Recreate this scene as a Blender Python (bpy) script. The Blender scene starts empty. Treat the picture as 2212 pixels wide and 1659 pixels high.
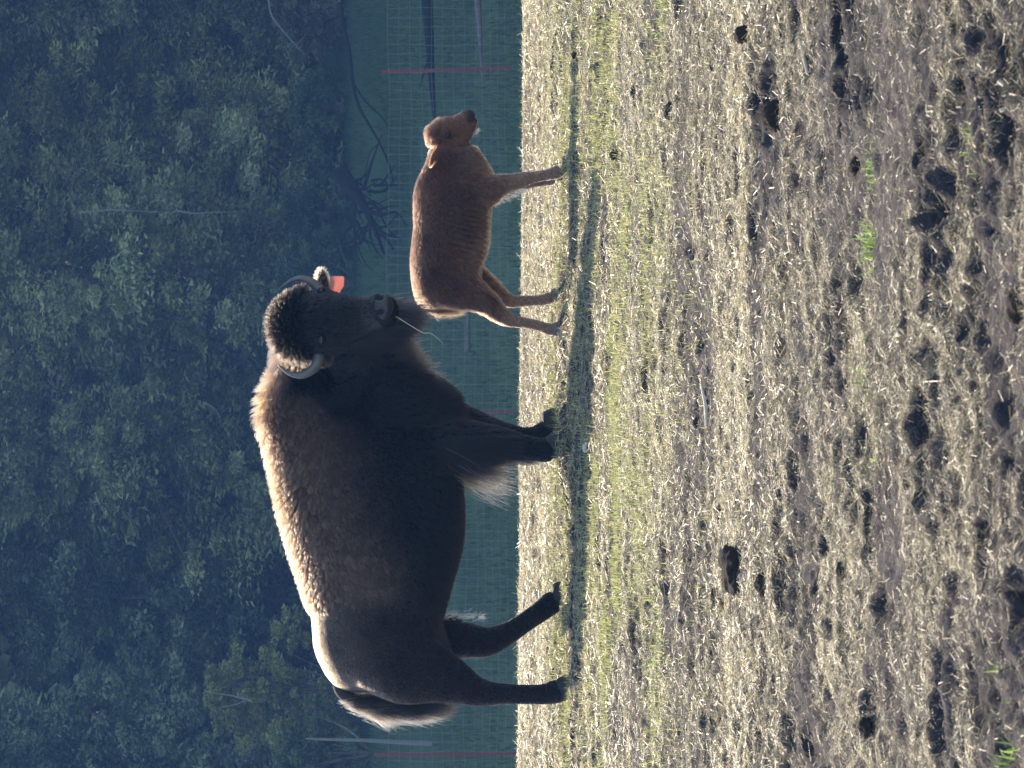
import bpy, bmesh, math
import numpy as np
from mathutils import Vector, Matrix
from mathutils.kdtree import KDTree
R = math.radians
rng = np.random.default_rng(7)
scene = bpy.context.scene
col = scene.collection

# ------------------------------------------------------------ camera (held sideways: world up is picture left)
FU, UC, VC, VH, CAMZ = 7370.0, 829.5, 1106.0, 655.0, 1.30
PIT = math.atan((VC - VH) / FU)
cam_data = bpy.data.cameras.new('camera')
cam_data.sensor_width = 36.0
cam_data.lens = 36.0 * FU / 2212.0
cam_data.clip_start = 0.1
cam_data.clip_end = 3000
cam_data.dof.use_dof = True
cam_data.dof.focus_distance = 17.0
cam_data.dof.aperture_fstop = 20.0
cam = bpy.data.objects.new('camera', cam_data)
col.objects.link(cam)
Fv = Vector((0, math.cos(PIT), -math.sin(PIT)))
Dv = Vector((0, -math.sin(PIT), -math.cos(PIT)))
Rv = Vector((1, 0, 0))
m = Matrix((Dv, Rv, -Fv)).transposed().to_4x4()
m.translation = (0, 0, CAMZ)
cam.matrix_world = m
scene.camera = cam

# ------------------------------------------------------------ sky, sun, exposure
SUN_EL, SUN_AZ = R(40), R(-18)          # behind the animals, a little to the left
world = bpy.data.worlds.new('World')
scene.world = world
world.use_nodes = True
wn = world.node_tree
sky = wn.nodes.new('ShaderNodeTexSky')
sky.sky_type = 'NISHITA'
sky.sun_disc = False
sky.sun_elevation = SUN_EL
sky.sun_rotation = SUN_AZ
wn.links.new(sky.outputs[0], wn.nodes['Background'].inputs[0])
wn.nodes['Background'].inputs[1].default_value = 0.15
sl = bpy.data.lights.new('sun', 'SUN')
sl.energy = 5.0
sl.angle = R(0.5)
sl.color = (1.0, 0.86, 0.66)
sun = bpy.data.objects.new('sun', sl)
col.objects.link(sun)
sdir = Vector((math.sin(SUN_AZ) * math.cos(SUN_EL), math.cos(SUN_AZ) * math.cos(SUN_EL), math.sin(SUN_EL)))
sun.rotation_euler = sdir.to_track_quat('Z', 'Y').to_euler()
sun.location = (-20, 60, 60)
vs = scene.view_settings
vs.view_transform = 'Standard'
vs.look = 'None'
vs.gamma = 1
vs.exposure = 1.25
scene.cycles.max_bounces = 8
scene.cycles.diffuse_bounces = 3
scene.cycles.transparent_max_bounces = 8
scene.cycles.volume_bounces = 0


# ------------------------------------------------------------ helpers
def P(U, V, d):
    """photo position (upright) at world depth y=d -> world point"""
    q = (V - VC) / FU
    r = (U - UC) / FU
    t = d / (Fv.y + q * Dv.y)
    return Vector((r * t, d, CAMZ + t * (Fv.z + q * Dv.z)))


def UV(p):
    """world points (n,3) -> photo position"""
    rel = p - np.array([0, 0, CAMZ])
    f = rel @ np.array(Fv)
    return UC + FU * rel[:, 0] / f, VC + FU * (rel @ np.array(Dv)) / f


def tag(o, label=None, cat=None, group=None, kind=None):
    if label: o['label'] = label
    if cat: o['category'] = cat
    if group: o['group'] = group
    if kind: o['kind'] = kind
    return o


def empty(name, loc):
    o = bpy.data.objects.new(name, None)
    o.empty_display_size = 0.2
    o.location = loc
    col.objects.link(o)
    return o


def link(name, data, mat=None, parent=None):
    o = bpy.data.objects.new(name, data)
    if mat: data.materials.append(mat)
    col.objects.link(o)
    if parent:
        o.parent = parent
        o.matrix_parent_inverse = Matrix.Translation(-world_loc(parent))
    return o


def world_loc(o):
    v = Vector(o.location)
    return v if o.parent is None else Vector((0, 0, 0)) + v + world_off(o)


def world_off(o):
    # parts carry world coordinates with an inverse translation: their own frame is the world
    return Vector((0, 0, 0))


def nmesh(name, verts, faces, smooth=True):
    me = bpy.data.meshes.new(name)
    me.from_pydata([tuple(v) for v in verts], [], faces)
    me.validate()
    if smooth:
        me.polygons.foreach_set('use_smooth', [True] * len(me.polygons))
    me.update()
    return me


def fast_mesh(name, V, F, colr=None, smooth=False):
    """V (n,3), F (m,k) all faces of the same size k; colr (n,3) per vertex"""
    me = bpy.data.meshes.new(name)
    n, (mf, k) = len(V), F.shape
    me.vertices.add(n)
    me.vertices.foreach_set('co', np.ascontiguousarray(V, dtype=np.float32).ravel())
    me.loops.add(mf * k)
    me.loops.foreach_set('vertex_index', np.ascontiguousarray(F, dtype=np.int32).ravel())
    me.polygons.add(mf)
    me.polygons.foreach_set('loop_start', np.arange(0, mf * k, k, dtype=np.int32))
    if smooth:
        me.polygons.foreach_set('use_smooth', np.ones(mf, dtype=bool))
    if colr is not None:
        a = me.color_attributes.new('col', 'FLOAT_COLOR', 'POINT')
        c4 = np.ones((n, 4), dtype=np.float32)
        c4[:, :3] = colr
        a.data.foreach_set('color', c4.ravel())
    me.update(calc_edges=True)
    return me


# lattice noise in numpy
def _hash(ix, iy, iz, s):
    h = (ix * 374761393 + iy * 668265263 + iz * 2147483647 + s * 974634777) & 0xFFFFFFFF
    h = ((h ^ (h >> 13)) * 1274126177) & 0xFFFFFFFF
    h = ((h ^ (h >> 16)) * 2246822519) & 0xFFFFFFFF
    return ((h ^ (h >> 15)) & 0xFFFFFF) / float(0xFFFFFF) * 2 - 1


def vnoise(x, y, z=None, s=0):
    x = np.asarray(x, dtype=np.float64); y = np.asarray(y, dtype=np.float64)
    z = np.zeros_like(x) if z is None else np.asarray(z, dtype=np.float64)
    fx, fy, fz = np.floor(x), np.floor(y), np.floor(z)
    ix, iy, iz = fx.astype(np.int64), fy.astype(np.int64), fz.astype(np.int64)
    def sm(t): return t * t * t * (t * (t * 6 - 15) + 10)
    tx, ty, tz = sm(x - fx), sm(y - fy), sm(z - fz)
    def L(a, b, t): return a + (b - a) * t
    def c(i, j, k): return _hash(ix + i, iy + j, iz + k, s)
    if np.all(fz == 0) and np.all(tz == 0):
        return L(L(c(0, 0, 0), c(1, 0, 0), tx), L(c(0, 1, 0), c(1, 1, 0), tx), ty)
    a = L(L(c(0, 0, 0), c(1, 0, 0), tx), L(c(0, 1, 0), c(1, 1, 0), tx), ty)
    b = L(L(c(0, 0, 1), c(1, 0, 1), tx), L(c(0, 1, 1), c(1, 1, 1), tx), ty)
    return L(a, b, tz)


def fbm(x, y, z=None, o=4, s=0):
    r, a = 0, 0.5
    for i in range(o):
        k = 2.03 ** i
        r = r + a * vnoise(x * k, y * k, None if z is None else z * k, s + i * 17)
        a *= 0.5
    return r


def unit(v):
    return v / np.maximum(np.linalg.norm(v, axis=-1, keepdims=True), 1e-9)


def sstep(a, b, x):
    t = np.clip((np.asarray(x, dtype=np.float64) - a) / (b - a), 0, 1)
    return t * t * (3 - 2 * t)


# ------------------------------------------------------------ materials
def mat(name):
    mt = bpy.data.materials.new(name)
    mt.use_nodes = True
    nt = mt.node_tree
    return mt, nt, nt.nodes['Principled BSDF']


def simple(name, c, rough=0.7, noise=0.25, scale=30, spec=0.5, bump=0.3):
    mt, nt, b = mat(name)
    tc = nt.nodes.new('ShaderNodeTexCoord')
    n = nt.nodes.new('ShaderNodeTexNoise')
    n.inputs['Scale'].default_value = scale
    n.inputs['Detail'].default_value = 6
    nt.links.new(tc.outputs['Object'], n.inputs['Vector'])
    mx = nt.nodes.new('ShaderNodeMix'); mx.data_type = 'RGBA'
    mx.inputs[6].default_value = (*[v * (1 - noise) for v in c], 1)
    mx.inputs[7].default_value = (*[min(1, v * (1 + noise)) for v in c], 1)
    nt.links.new(n.outputs['Fac'], mx.inputs[0])
    nt.links.new(mx.outputs[2], b.inputs['Base Color'])
    b.inputs['Roughness'].default_value = rough
    b.inputs['Specular IOR Level'].default_value = spec
    if bump:
        bp = nt.nodes.new('ShaderNodeBump')
        bp.inputs['Strength'].default_value = bump
        bp.inputs['Distance'].default_value = 0.01
        nt.links.new(n.outputs['Fac'], bp.inputs['Height'])
        nt.links.new(bp.outputs[0], b.inputs['Normal'])
    return mt


def attr_leaf(name, transl=0.4, rough=0.55, spec=0.3):
    """colour from the mesh's own colour attribute, part of the light passes through"""
    mt, nt, b = mat(name)
    a = nt.nodes.new('ShaderNodeAttribute'); a.attribute_name = 'col'
    nt.links.new(a.outputs['Color'], b.inputs['Base Color'])
    b.inputs['Roughness'].default_value = rough
    b.inputs['Specular IOR Level'].default_value = spec
    t = nt.nodes.new('ShaderNodeBsdfTranslucent')
    nt.links.new(a.outputs['Color'], t.inputs['Color'])
    mx = nt.nodes.new('ShaderNodeMixShader'); mx.inputs[0].default_value = transl
    nt.links.new(b.outputs[0], mx.inputs[1]); nt.links.new(t.outputs[0], mx.inputs[2])
    nt.links.new(mx.outputs[0], nt.nodes['Material Output'].inputs['Surface'])
    return mt


def hair_mat(name, rough=0.35, coat=0.0):
    mt = bpy.data.materials.new(name); mt.use_nodes = True
    nt = mt.node_tree
    nt.nodes.remove(nt.nodes['Principled BSDF'])
    h = nt.nodes.new('ShaderNodeBsdfHairPrincipled')
    try: h.model = 'CHIANG'
    except Exception: pass
    h.parametrization = 'COLOR'
    a = nt.nodes.new('ShaderNodeAttribute'); a.attribute_name = 'col'
    nt.links.new(a.outputs['Color'], h.inputs['Color'])
    h.inputs['Roughness'].default_value = rough
    h.inputs['IOR'].default_value = 1.38
    h.inputs['Radial Roughness'].default_value = 0.5
    nt.links.new(h.outputs[0], nt.nodes['Material Output'].inputs['Surface'])
    return mt


def ground_mat():
    mt, nt, b = mat('ground_soil_and_turf')
    a = nt.nodes.new('ShaderNodeAttribute'); a.attribute_name = 'col'
    tc = nt.nodes.new('ShaderNodeTexCoord')
    n = nt.nodes.new('ShaderNodeTexNoise'); n.inputs['Scale'].default_value = 60; n.inputs['Detail'].default_value = 8
    nt.links.new(tc.outputs['Object'], n.inputs['Vector'])
    mx = nt.nodes.new('ShaderNodeMix'); mx.data_type = 'RGBA'; mx.blend_type = 'MULTIPLY'
    mx.inputs[0].default_value = 1
    ramp = nt.nodes.new('ShaderNodeMapRange')
    ramp.inputs[1].default_value = 0.3; ramp.inputs[2].default_value = 0.7
    ramp.inputs[3].default_value = 0.55; ramp.inputs[4].default_value = 1.35
    nt.links.new(n.outputs['Fac'], ramp.inputs[0])
    nt.links.new(a.outputs['Color'], mx.inputs[6]); nt.links.new(ramp.outputs[0], mx.inputs[7])
    nt.links.new(mx.outputs[2], b.inputs['Base Color'])
    b.inputs['Roughness'].default_value = 0.95
    b.inputs['Specular IOR Level'].default_value = 0.15
    bp = nt.nodes.new('ShaderNodeBump'); bp.inputs['Strength'].default_value = 0.6; bp.inputs['Distance'].default_value = 0.01
    nt.links.new(n.outputs['Fac'], bp.inputs['Height']); nt.links.new(bp.outputs[0], b.inputs['Normal'])
    return mt


M = dict(
    ground=ground_mat(),
    straw=attr_leaf('dry_straw', 0.45, 0.4, 0.5),
    grass=attr_leaf('green_blades', 0.5, 0.5, 0.3),
    leaf=attr_leaf('conifer_foliage', 0.25, 0.7, 0.2),
    hide=attr_leaf('hide_under_fur', 0.0, 0.8, 0.1),
    fur=hair_mat('coarse_fur', 0.4),
    calf_fur=hair_mat('calf_fur', 0.35),
    horn=simple('grey_horn', (0.10, 0.10, 0.10), 0.4, 0.35, 25, 0.5, 0.2),
    hoof=simple('dark_hoof', (0.015, 0.013, 0.012), 0.7, 0.3, 40),
    calf_hoof=simple('grey_brown_hoof', (0.12, 0.09, 0.075), 0.6, 0.3, 40),
    eye=simple('wet_eye', (0.006, 0.005, 0.004), 0.16, 0.1, 10, 0.4, 0),
    nose=simple('damp_black_nose', (0.02, 0.018, 0.018), 0.38, 0.3, 120, 0.5, 0.4),
    calf_nose=simple('calf_black_nose', (0.03, 0.022, 0.02), 0.45, 0.3, 150, 0.5, 0.4),
    bark=simple('grey_bark', (0.16, 0.13, 0.11), 0.9, 0.5, 14, 0.2, 0.8),
    pale_bark=simple('bleached_dead_wood', (0.20, 0.19, 0.17), 0.85, 0.3, 14, 0.2, 0.5),
    dark_log=simple('rotting_log_bark', (0.018, 0.016, 0.016), 0.9, 0.4, 14, 0.2, 0.8),
    post=simple('red_oxide_paint', (0.24, 0.045, 0.04), 0.6, 0.25, 20, 0.4, 0.1),
    wire=simple('galvanised_wire', (0.22, 0.23, 0.23), 0.45, 0.1, 20, 0.5, 0),
    clod=simple('dried_dung_and_soil', (0.032, 0.026, 0.021), 0.95, 0.5, 70, 0.1, 1.0),
    stick=simple('bleached_stick', (0.55, 0.48, 0.36), 0.7, 0.25, 60, 0.3, 0.4),
)
mt, nt, b = mat('pink_ear_tag_plastic')
b.inputs['Base Color'].default_value = (0.75, 0.40, 0.34, 1)
b.inputs['Roughness'].default_value = 0.4
t = nt.nodes.new('ShaderNodeBsdfTranslucent'); t.inputs[0].default_value = (0.8, 0.42, 0.35, 1)
mx = nt.nodes.new('ShaderNodeMixShader'); mx.inputs[0].default_value = 0.55
nt.links.new(b.outputs[0], mx.inputs[1]); nt.links.new(t.outputs[0], mx.inputs[2])
nt.links.new(mx.outputs[0], nt.nodes['Material Output'].inputs['Surface'])
M['tag'] = mt

# ------------------------------------------------------------ the ground
# hoof contact spots (U, V, depth) also fix the ground height there
BD = 17.0
HOOFS = dict(
    near_hind=(160, 1229, BD - 0.17), far_hind=(364, 1221, BD + 0.17),
    near_front=(688, 1205, BD - 0.15), far_front=(738, 1199, BD + 0.12),
    c_far_hind=(1021, 1207, BD + 0.03), c_near_hind=(948, 1209, BD - 0.12),
    c_near_front=(1306, 1231, BD - 0.12), c_far_front=(1283, 1214, BD + 0.03))
HP = {k: P(*v) for k, v in HOOFS.items()}

PITS = []
prng = np.random.default_rng(21)
for i in range(230):
    y = 5.6 + 15 * prng.random() ** 1.4
    x = (prng.random() - 0.5) * (0.24 * y + 2.0)
    r = 0.022 + 0.045 * prng.random() ** 2
    PITS.append((x, y, r * (1 + prng.random() * 0.8), r * (0.8 + 0.9 * prng.random()), 0.015 + 0.03 * prng.random()))
for (U, V, w, dp) in [(215, 1205, .10, .06), (1120, 2045, .13, .07), (160, 2060, .12, .07), (700, 2030, .14, .06), (760, 2010, .1, .05),
                      (640, 1850, .11, .05), (1290, 2025, .09, .06), (1640, 1840, .12, .08), (1420, 1670, .10, .07), (820, 2020, .08, .06),
                      (1430, 1835, .07, .06), (120, 1890, .08, .05), (880, 1960, .06, .05), (540, 1890, .08, .05),
                      (500, 1300, .1, .05), (1110, 1310, .12, .05), (1340, 1335, .12, .05), (860, 1325, .12, .05),
                      (930, 1440, .14, .06), (290, 1375, .15, .05), (240, 1255, .12, .05), (1170, 1130, .1, .05), (1500, 1200, .15, .06)]:
    d = CAMZ * FU / (V - VH)
    p = P(U, V, d)
    PITS.append((p.x, p.y, w * .8, w * 0.55, dp))


def base_z(x, y):
    ys = np.array([-30, 4, 12, 18, 20.2, 22, 26, 32, 42, 53, 60, 68, 80, 92, 130, 220, 400])
    zs = np.array([0.0, 0, 0.0, 0.0, -.005, -.07, -.55, -1.35, -2.1, -2.32, -1.9, -1.0, 0.42, 2.4, 12, 34, 60])
    return np.interp(y, ys, zs)


def ground_z(x, y, fine=True):
    x = np.asarray(x, dtype=np.float64); y = np.asarray(y, dtype=np.float64)
    near = 1 - sstep(19.5, 24, y)
    z = base_z(x, y) - .008 * np.clip(x, -4, 4) * sstep(14, 20, y)
    calm = 1 - .75 * np.exp(-((y - 16.3) / 1.5) ** 4)
    z = z + 0.024 * near * calm * fbm(x * 0.55, y * 0.9, o=2, s=3)
    z = z + 0.012 * near * calm * fbm(x * 2.1, y * 2.6, o=2, s=5)
    z = z + (1 - near) * 0.3 * fbm(x * 0.12, y * 0.12, o=3, s=9)
    # shallow trodden dip in front of the animals, a low swell nearer the camera
    z = z - 0.006 * np.exp(-((y - 15.9) / 0.6) ** 2)
    z = z + 0.02 * np.exp(-((y - 10.0) / 0.5) ** 2)
    if fine:
        z = z - near * .017 * holes(x, y)
        z = z + near * (0.011 * fbm(x * 5, y * 8, o=3, s=11) + 0.019 * fbm(x * 20, y * 26, o=3, s=12))
        for (px, py, rx, ry, dp) in PITS:
            q = ((x - px) / rx) ** 2 + ((y - py) / ry) ** 2
            k = q < 6
            if np.any(k):
                qq = q[k] if z.ndim else q
                wob = 1 + .45 * vnoise(x[k] * 28 + px * 9, y[k] * 28, s=13)
                z[k] += -dp * np.exp(-(qq * wob) ** 2.2 * 0.9) + dp * 0.35 * np.exp(-(qq - 2.2) ** 2 * 1.2)
    return z


def holes(x, y):
    h = sstep(.18, .5, vnoise(x * 15, y * 11, s=61)) + .8 * sstep(.3, .6, vnoise(x * 34, y * 26, s=62))
    return h * sstep(-.5, .4, fbm(x * 1.1, y * 1.4, o=2, s=63))


def feet_fix(x, y, z):
    for p in HP.values():
        q = ((x - p.x) / 0.17) ** 2 + ((y - p.y) / 0.17) ** 2
        w = np.exp(-q ** 2 * 0.5)
        z = z * (1 - w) + (p.z + 0.004) * w
    return z


def gz(x, y, fine=True):
    x = np.atleast_1d(np.asarray(x, dtype=np.float64)); y = np.atleast_1d(np.asarray(y, dtype=np.float64))
    return feet_fix(x, y, ground_z(x, y, fine))


def build_ground():
    xs = np.concatenate([-np.geomspace(112, 3.9, 60), np.arange(-3.8, 3.8001, 0.0115), np.geomspace(3.9, 112, 60)])
    ya = [4.4]
    while ya[-1] < 21.5: ya.append(ya[-1] + 0.0022 * ya[-1] * 0.85)
    ys = np.concatenate([[-25, -10, 0, 2.5, 3.8], ya, np.arange(21.7, 100, 0.5), np.geomspace(101, 176, 30)])
    X, Y = np.meshgrid(xs, ys)
    x, y = X.ravel(), Y.ravel()
    z = gz(x, y)
    nx, ny = len(xs), len(ys)
    i = (np.arange(ny - 1)[:, None] * nx + np.arange(nx - 1)[None, :]).ravel()
    F = np.stack([i, i + 1, i + nx + 1, i + nx], 1)
    soil = np.array([0.062, 0.053, 0.054]); dark = np.array([0.022, 0.020, 0.021])
    tan = np.array([0.26, 0.21, 0.14]); green = np.array([0.060, 0.095, 0.040]); green2 = np.array([0.085, 0.13, 0.045])
    t = np.clip(0.5 + 0.9 * fbm(x * 5, y * 5, o=3, s=31), 0, 1)[:, None]
    c = soil * t + dark * (1 - t)
    far = sstep(17.5, 19.3, y + 0.4 * fbm(x * 1.5, y * 1.5, o=2, s=2))[:, None]
    c = c * (1 - far * .6) + tan * far * .6
    out = sstep(.62, 1.0, np.abs(x) / (.125 * np.clip(y, 0, 25) + 1.7))[:, None]
    c = c * (1 - out) + out * (np.array([.30, .265, .18]) * t + np.array([.11, .095, .075]) * (1 - t))
    fld = sstep(21.5, 24, y)[:, None]
    g = np.clip(0.5 + 1.2 * fbm(x * 0.5, y * 0.25, o=4, s=41), 0, 1)[:, None]
    c = c * (1 - fld) + fld * (green * g + green2 * (1 - g))
    wood = sstep(80, 86, y)[:, None]
    c = c * (1 - wood) + wood * np.array([0.02, 0.022, 0.014])
    me = fast_mesh('ground', np.stack([x, y, z], 1), F, c, smooth=True)
    o = link('ground', me, M['ground'])
    tag(o, kind='structure')


build_ground()


# ------------------------------------------------------------ straw litter and green blades
def ribbons(base, dirv, up, length, width, curl, colr, segs=2, taper=0.25):
    """flat bent strips; returns V,F,C arrays"""
    n = len(base)
    side = unit(np.cross(dirv, up))
    vs_, cs_ = [], []
    for k in range(segs + 1):
        t = k / segs
        c = base + dirv * (length * t)[:, None] + up * (curl * 4 * t * (1 - t) * length)[:, None]
        w = width * (1 - (1 - taper) * t) * 0.5
        vs_ += [c - side * w[:, None], c + side * w[:, None]]
        cs_ += [colr, colr]
    V = np.stack(vs_, 1).reshape(-1, 3)
    C = np.stack(cs_, 1).reshape(-1, 3)
    k = 2 * (segs + 1)
    b = np.arange(n)[:, None] * k
    F = np.concatenate([np.stack([b + 2 * s, b + 2 * s + 1, b + 2 * s + 3, b + 2 * s + 2], -1) for s in range(segs)], 1).reshape(-1, 4)
    return V, F, C


def scatter_xy(n, y0, y1, k, m, g):
    y = y0 + (y1 - y0) * g.random(n)
    hw = k * y + m
    wmax = k * y1 + m
    keep = g.random(n) < hw / wmax
    y = y[keep]
    x = (g.random(len(y)) * 2 - 1) * (k * y + m)
    return x, y


def build_straw():
    g = np.random.default_rng(3)
    Vs, Fs, Cs, off = [], [], [], 0
    for (y0, y1, n, lo, hi, w0, w1) in [(5.2, 9, 1150000, .006, .030, .0005, .0014), (9, 14, 1000000, .009, .040, .0010, .0024), (14, 21.3, 650000, .016, .065, .002, .0045)]:
        x, y = scatter_xy(int(n * (1.40 if y1 > 9 else 1.5)), y0, y1, 0.125, 1.7, g)
        kk = g.random(len(x)) < sstep(1, .62, np.abs(x) / (.125 * y + 1.7)) + .02
        x, y = x[kk], y[kk]
        # thin litter where the soil is bare
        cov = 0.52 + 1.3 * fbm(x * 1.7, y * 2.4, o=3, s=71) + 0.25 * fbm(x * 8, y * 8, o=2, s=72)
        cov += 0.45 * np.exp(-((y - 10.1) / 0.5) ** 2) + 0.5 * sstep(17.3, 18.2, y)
        keep = g.random(len(x)) < np.clip(cov, 0.12, 1)
        keep &= g.random(len(x)) > .85 * np.clip(holes(x, y), 0, 1)
        for (px, py, rx, ry, dp) in PITS:
            keep &= ~((((x - px) / rx) ** 2 + ((y - py) / ry) ** 2 < 0.8) & (g.random(len(x)) < 0.93))
        x, y = x[keep], y[keep]
        n = len(x)
        e = 0.02
        z = gz(x, y)
        a = g.random(n) * 2 * np.pi
        L = lo + (hi - lo) * g.random(n) ** 1.8
        long = g.random(n) < .009
        L[long] += .05 * g.random(long.sum())
        z2 = gz(x + np.cos(a) * L, y + np.sin(a) * L, fine=True)
        slope = np.clip((z2 - z) / L, -0.7, 0.6) + g.normal(0, 0.11, n) + 0.05
        stand = g.random(n) < 0.035
        slope[stand] += 1.1 * g.random(stand.sum())
        d = unit(np.stack([np.cos(a), np.sin(a), slope], 1))
        up = unit(np.stack([g.normal(0, .5, n), g.normal(0, .5, n), np.ones(n)], 1))
        z = z + 0.001 + 0.012 * g.random(n) ** 2
        pal = np.array([[.62, .55, .35], [.42, .37, .26], [.85, .80, .60], [.15, .13, .115], [.26, .24, .225], [.56, .48, .28]])
        prob = np.array([.22, .24, .10, .20, .16, .08])
        c = pal[g.choice(6, n, p=prob)] * (0.55 + 0.75 * g.random(n) ** 1.5)[:, None]
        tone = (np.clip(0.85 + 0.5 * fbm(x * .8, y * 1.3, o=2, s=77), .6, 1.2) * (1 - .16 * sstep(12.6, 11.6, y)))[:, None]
        tone = tone * (1 + 0.35 * np.exp(-((y - 9.9) / 0.4) ** 2) + 0.18 * sstep(16.6, 18.2, y))[:, None]  # sunlit swell and far crest brightened in the straw colour
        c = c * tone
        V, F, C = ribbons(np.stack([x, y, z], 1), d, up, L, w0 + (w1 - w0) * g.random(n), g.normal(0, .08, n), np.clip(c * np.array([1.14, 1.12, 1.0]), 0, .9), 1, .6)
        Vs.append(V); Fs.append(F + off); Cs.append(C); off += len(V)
    me = fast_mesh('straw_litter', np.concatenate(Vs), np.concatenate(Fs), np.concatenate(Cs))
    tag(link('straw_litter', me, M['straw']), 'dry tan straw and chaff strewn over the trodden dark soil', 'straw', kind='stuff')


build_straw()


def blades(x, y, hgt, g, lean=0.5, wid=0.003, c0=(.16, .24, .05), c1=(.36, .38, .10), segs=3):
    n = len(x)
    z = gz(x, y) - 0.003
    a = g.random(n) * 2 * np.pi
    l = lean * g.random(n)
    d = unit(np.stack([np.cos(a) * l, np.sin(a) * l, np.ones(n)], 1))
    up = unit(np.stack([np.cos(a), np.sin(a), -l], 1)) * 1.0
    L = hgt * (0.4 + 0.8 * g.random(n))
    t = g.random(n)[:, None]
    c = (np.array(c0) * t + np.array(c1) * (1 - t)) * (0.8 + 0.4 * g.random(n))[:, None]
    return ribbons(np.stack([x, y, z], 1), d, up, L, wid * (0.6 + 0.8 * g.random(n)), -0.25 * g.random(n), c, segs, 0.15)


def build_grass():
    g = np.random.default_rng(5)
    # sprouting band under and in front of the animals
    x, y = scatter_xy(620000, 10.6, 20.9, 0.125, 1.7, g)
    kk = g.random(len(x)) < sstep(1, .6, np.abs(x) / (.125 * y + 1.7))
    x, y = x[kk], y[kk]
    dens = np.exp(-((y - 14.0) / 1.5) ** 2) * 0.9 + np.exp(-((y - 17.3) / 0.8) ** 2) * 0.8 + 0.03
    dens *= np.clip(0.42 + 1.5 * fbm(x * 1.6, y * 2.2, o=3, s=91), 0, 1)
    k = g.random(len(x)) < dens
    x, y = x[k], y[k]
    V, F, C = blades(x, y, np.full(len(x), 0.034), g, 1.2, 0.0045, (.30, .34, .11), (.56, .54, .24))
    me = fast_mesh('grass', V, F, C)
    tag(link('sprouting_grass', me, M['grass']), 'short yellow green grass sprouting in bands through the straw', 'grass', kind='stuff')
    # far meadow on the slope behind the fence
    x = (g.random(90000) * 2 - 1) * 14; y = 50 + 32 * g.random(90000)
    k = g.random(len(x)) < np.clip(0.55 + 0.9 * fbm(x * .6, y * .4, o=3, s=95), .1, 1)
    x, y = x[k], y[k]
    V, F, C = blades(x, y, np.full(len(x), 0.16), g, 0.8, 0.03, (.06, .10, .04), (.12, .17, .06), 2)
    me = fast_mesh('meadow_grass', V, F, C)
    tag(link('meadow_grass', me, M['grass']), 'dark green meadow grass on the shaded slope behind the fence', 'grass', kind='stuff')


build_grass()


def grass_tuft(U, V, n, h, spread, label, g, green=((.16, .30, .05), (.34, .50, .10))):
    d = CAMZ * FU / (V - VH)
    p = P(U, V, d)
    x = p.x + g.normal(0, spread, n); y = p.y + g.normal(0, spread * .8, n)
    Vv, F, C = blades(x, y, np.full(n, h), g, 1.5, 0.004, *green, 3)
    o = link('grass_tuft', fast_mesh('grass_tuft', Vv, F, C), M['grass'])
    tag(o, label, 'grass tuft', 'green grass tufts in the straw')


g = np.random.default_rng(8)
for (U, V, n, h, s, lab) in [
    (1128, 1888, 60, .05, .022, 'bright lime green tuft, the brightest sprig in the near straw'),
    (1290, 1890, 50, .03, .03, 'thin yellow green tuft above the brightest sprig, toward the picture top'),
    (1385, 2110, 22, .03, .045, 'faint green tuft near the upper right corner of the picture'),
    (860, 1880, 24, .04, .04, 'sparse green tuft beside a dark hoof pit in mid straw'),
    (200, 1425, 60, .05, .08, 'green tuft line on the straw in front of the hind legs'),
    (300, 1430, 50, .045, .08, 'green tuft by the long dark pit in front of the bison'),
    (1640, 1440, 40, .05, .05, 'green tuft at the top edge of the picture ahead of the calf'),
    (690, 1888, 18, .035, .05, 'wispy green tuft on the near straw below the front legs'),
    (25, 2190, 30, .04, .06, 'green tuft in the lower right corner of the picture'),
    (760, 1218, 40, .05, .06, 'green tuft beside the front hooves of the bison'),
    (1590, 1240, 40, .06, .07, 'green tuft in the shadow ahead of the calf')]:
    grass_tuft(U, V, n, h, s, lab, g)


# ------------------------------------------------------------ clods, sticks
def clod_mesh(name, r, g, flat=0.55, seed=0):
    bm = bmesh.new()
    bmesh.ops.create_icosphere(bm, subdivisions=4, radius=1)
    co = np.array([v.co for v in bm.verts])
    n = fbm(co[:, 0] * 1.5 + seed * 7, co[:, 1] * 1.5, co[:, 2] * 1.5 + 3, o=5, s=seed)
    n2 = fbm(co[:, 0] * 6 + seed * 7, co[:, 1] * 6, co[:, 2] * 6, o=3, s=seed + 5)
    co = co * (1 + 0.55 * n + 0.22 * n2)[:, None] * np.array([r, r * .8, r * flat])
    for v, c in zip(bm.verts, co): v.co = c
    me = bpy.data.meshes.new(name); bm.to_mesh(me); bm.free()
    me.polygons.foreach_set('use_smooth', [True] * len(me.polygons))
    return me


def clod(U, V, r, flat, seed, label, group='dark clods on the straw'):
    d = CAMZ * FU / (V - VH)
    p = P(U, V, d)
    me = clod_mesh('dirt_clod', r, g, flat, seed)
    o = link('dirt_clod', me, M['clod'])
    o.location = (p.x, p.y, float(gz(p.x, p.y)[0]) + r * flat * 0.45)
    o.rotation_euler = (0, 0, seed * 1.7)
    tag(o, label, 'dirt clod', group)
    return o


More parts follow.
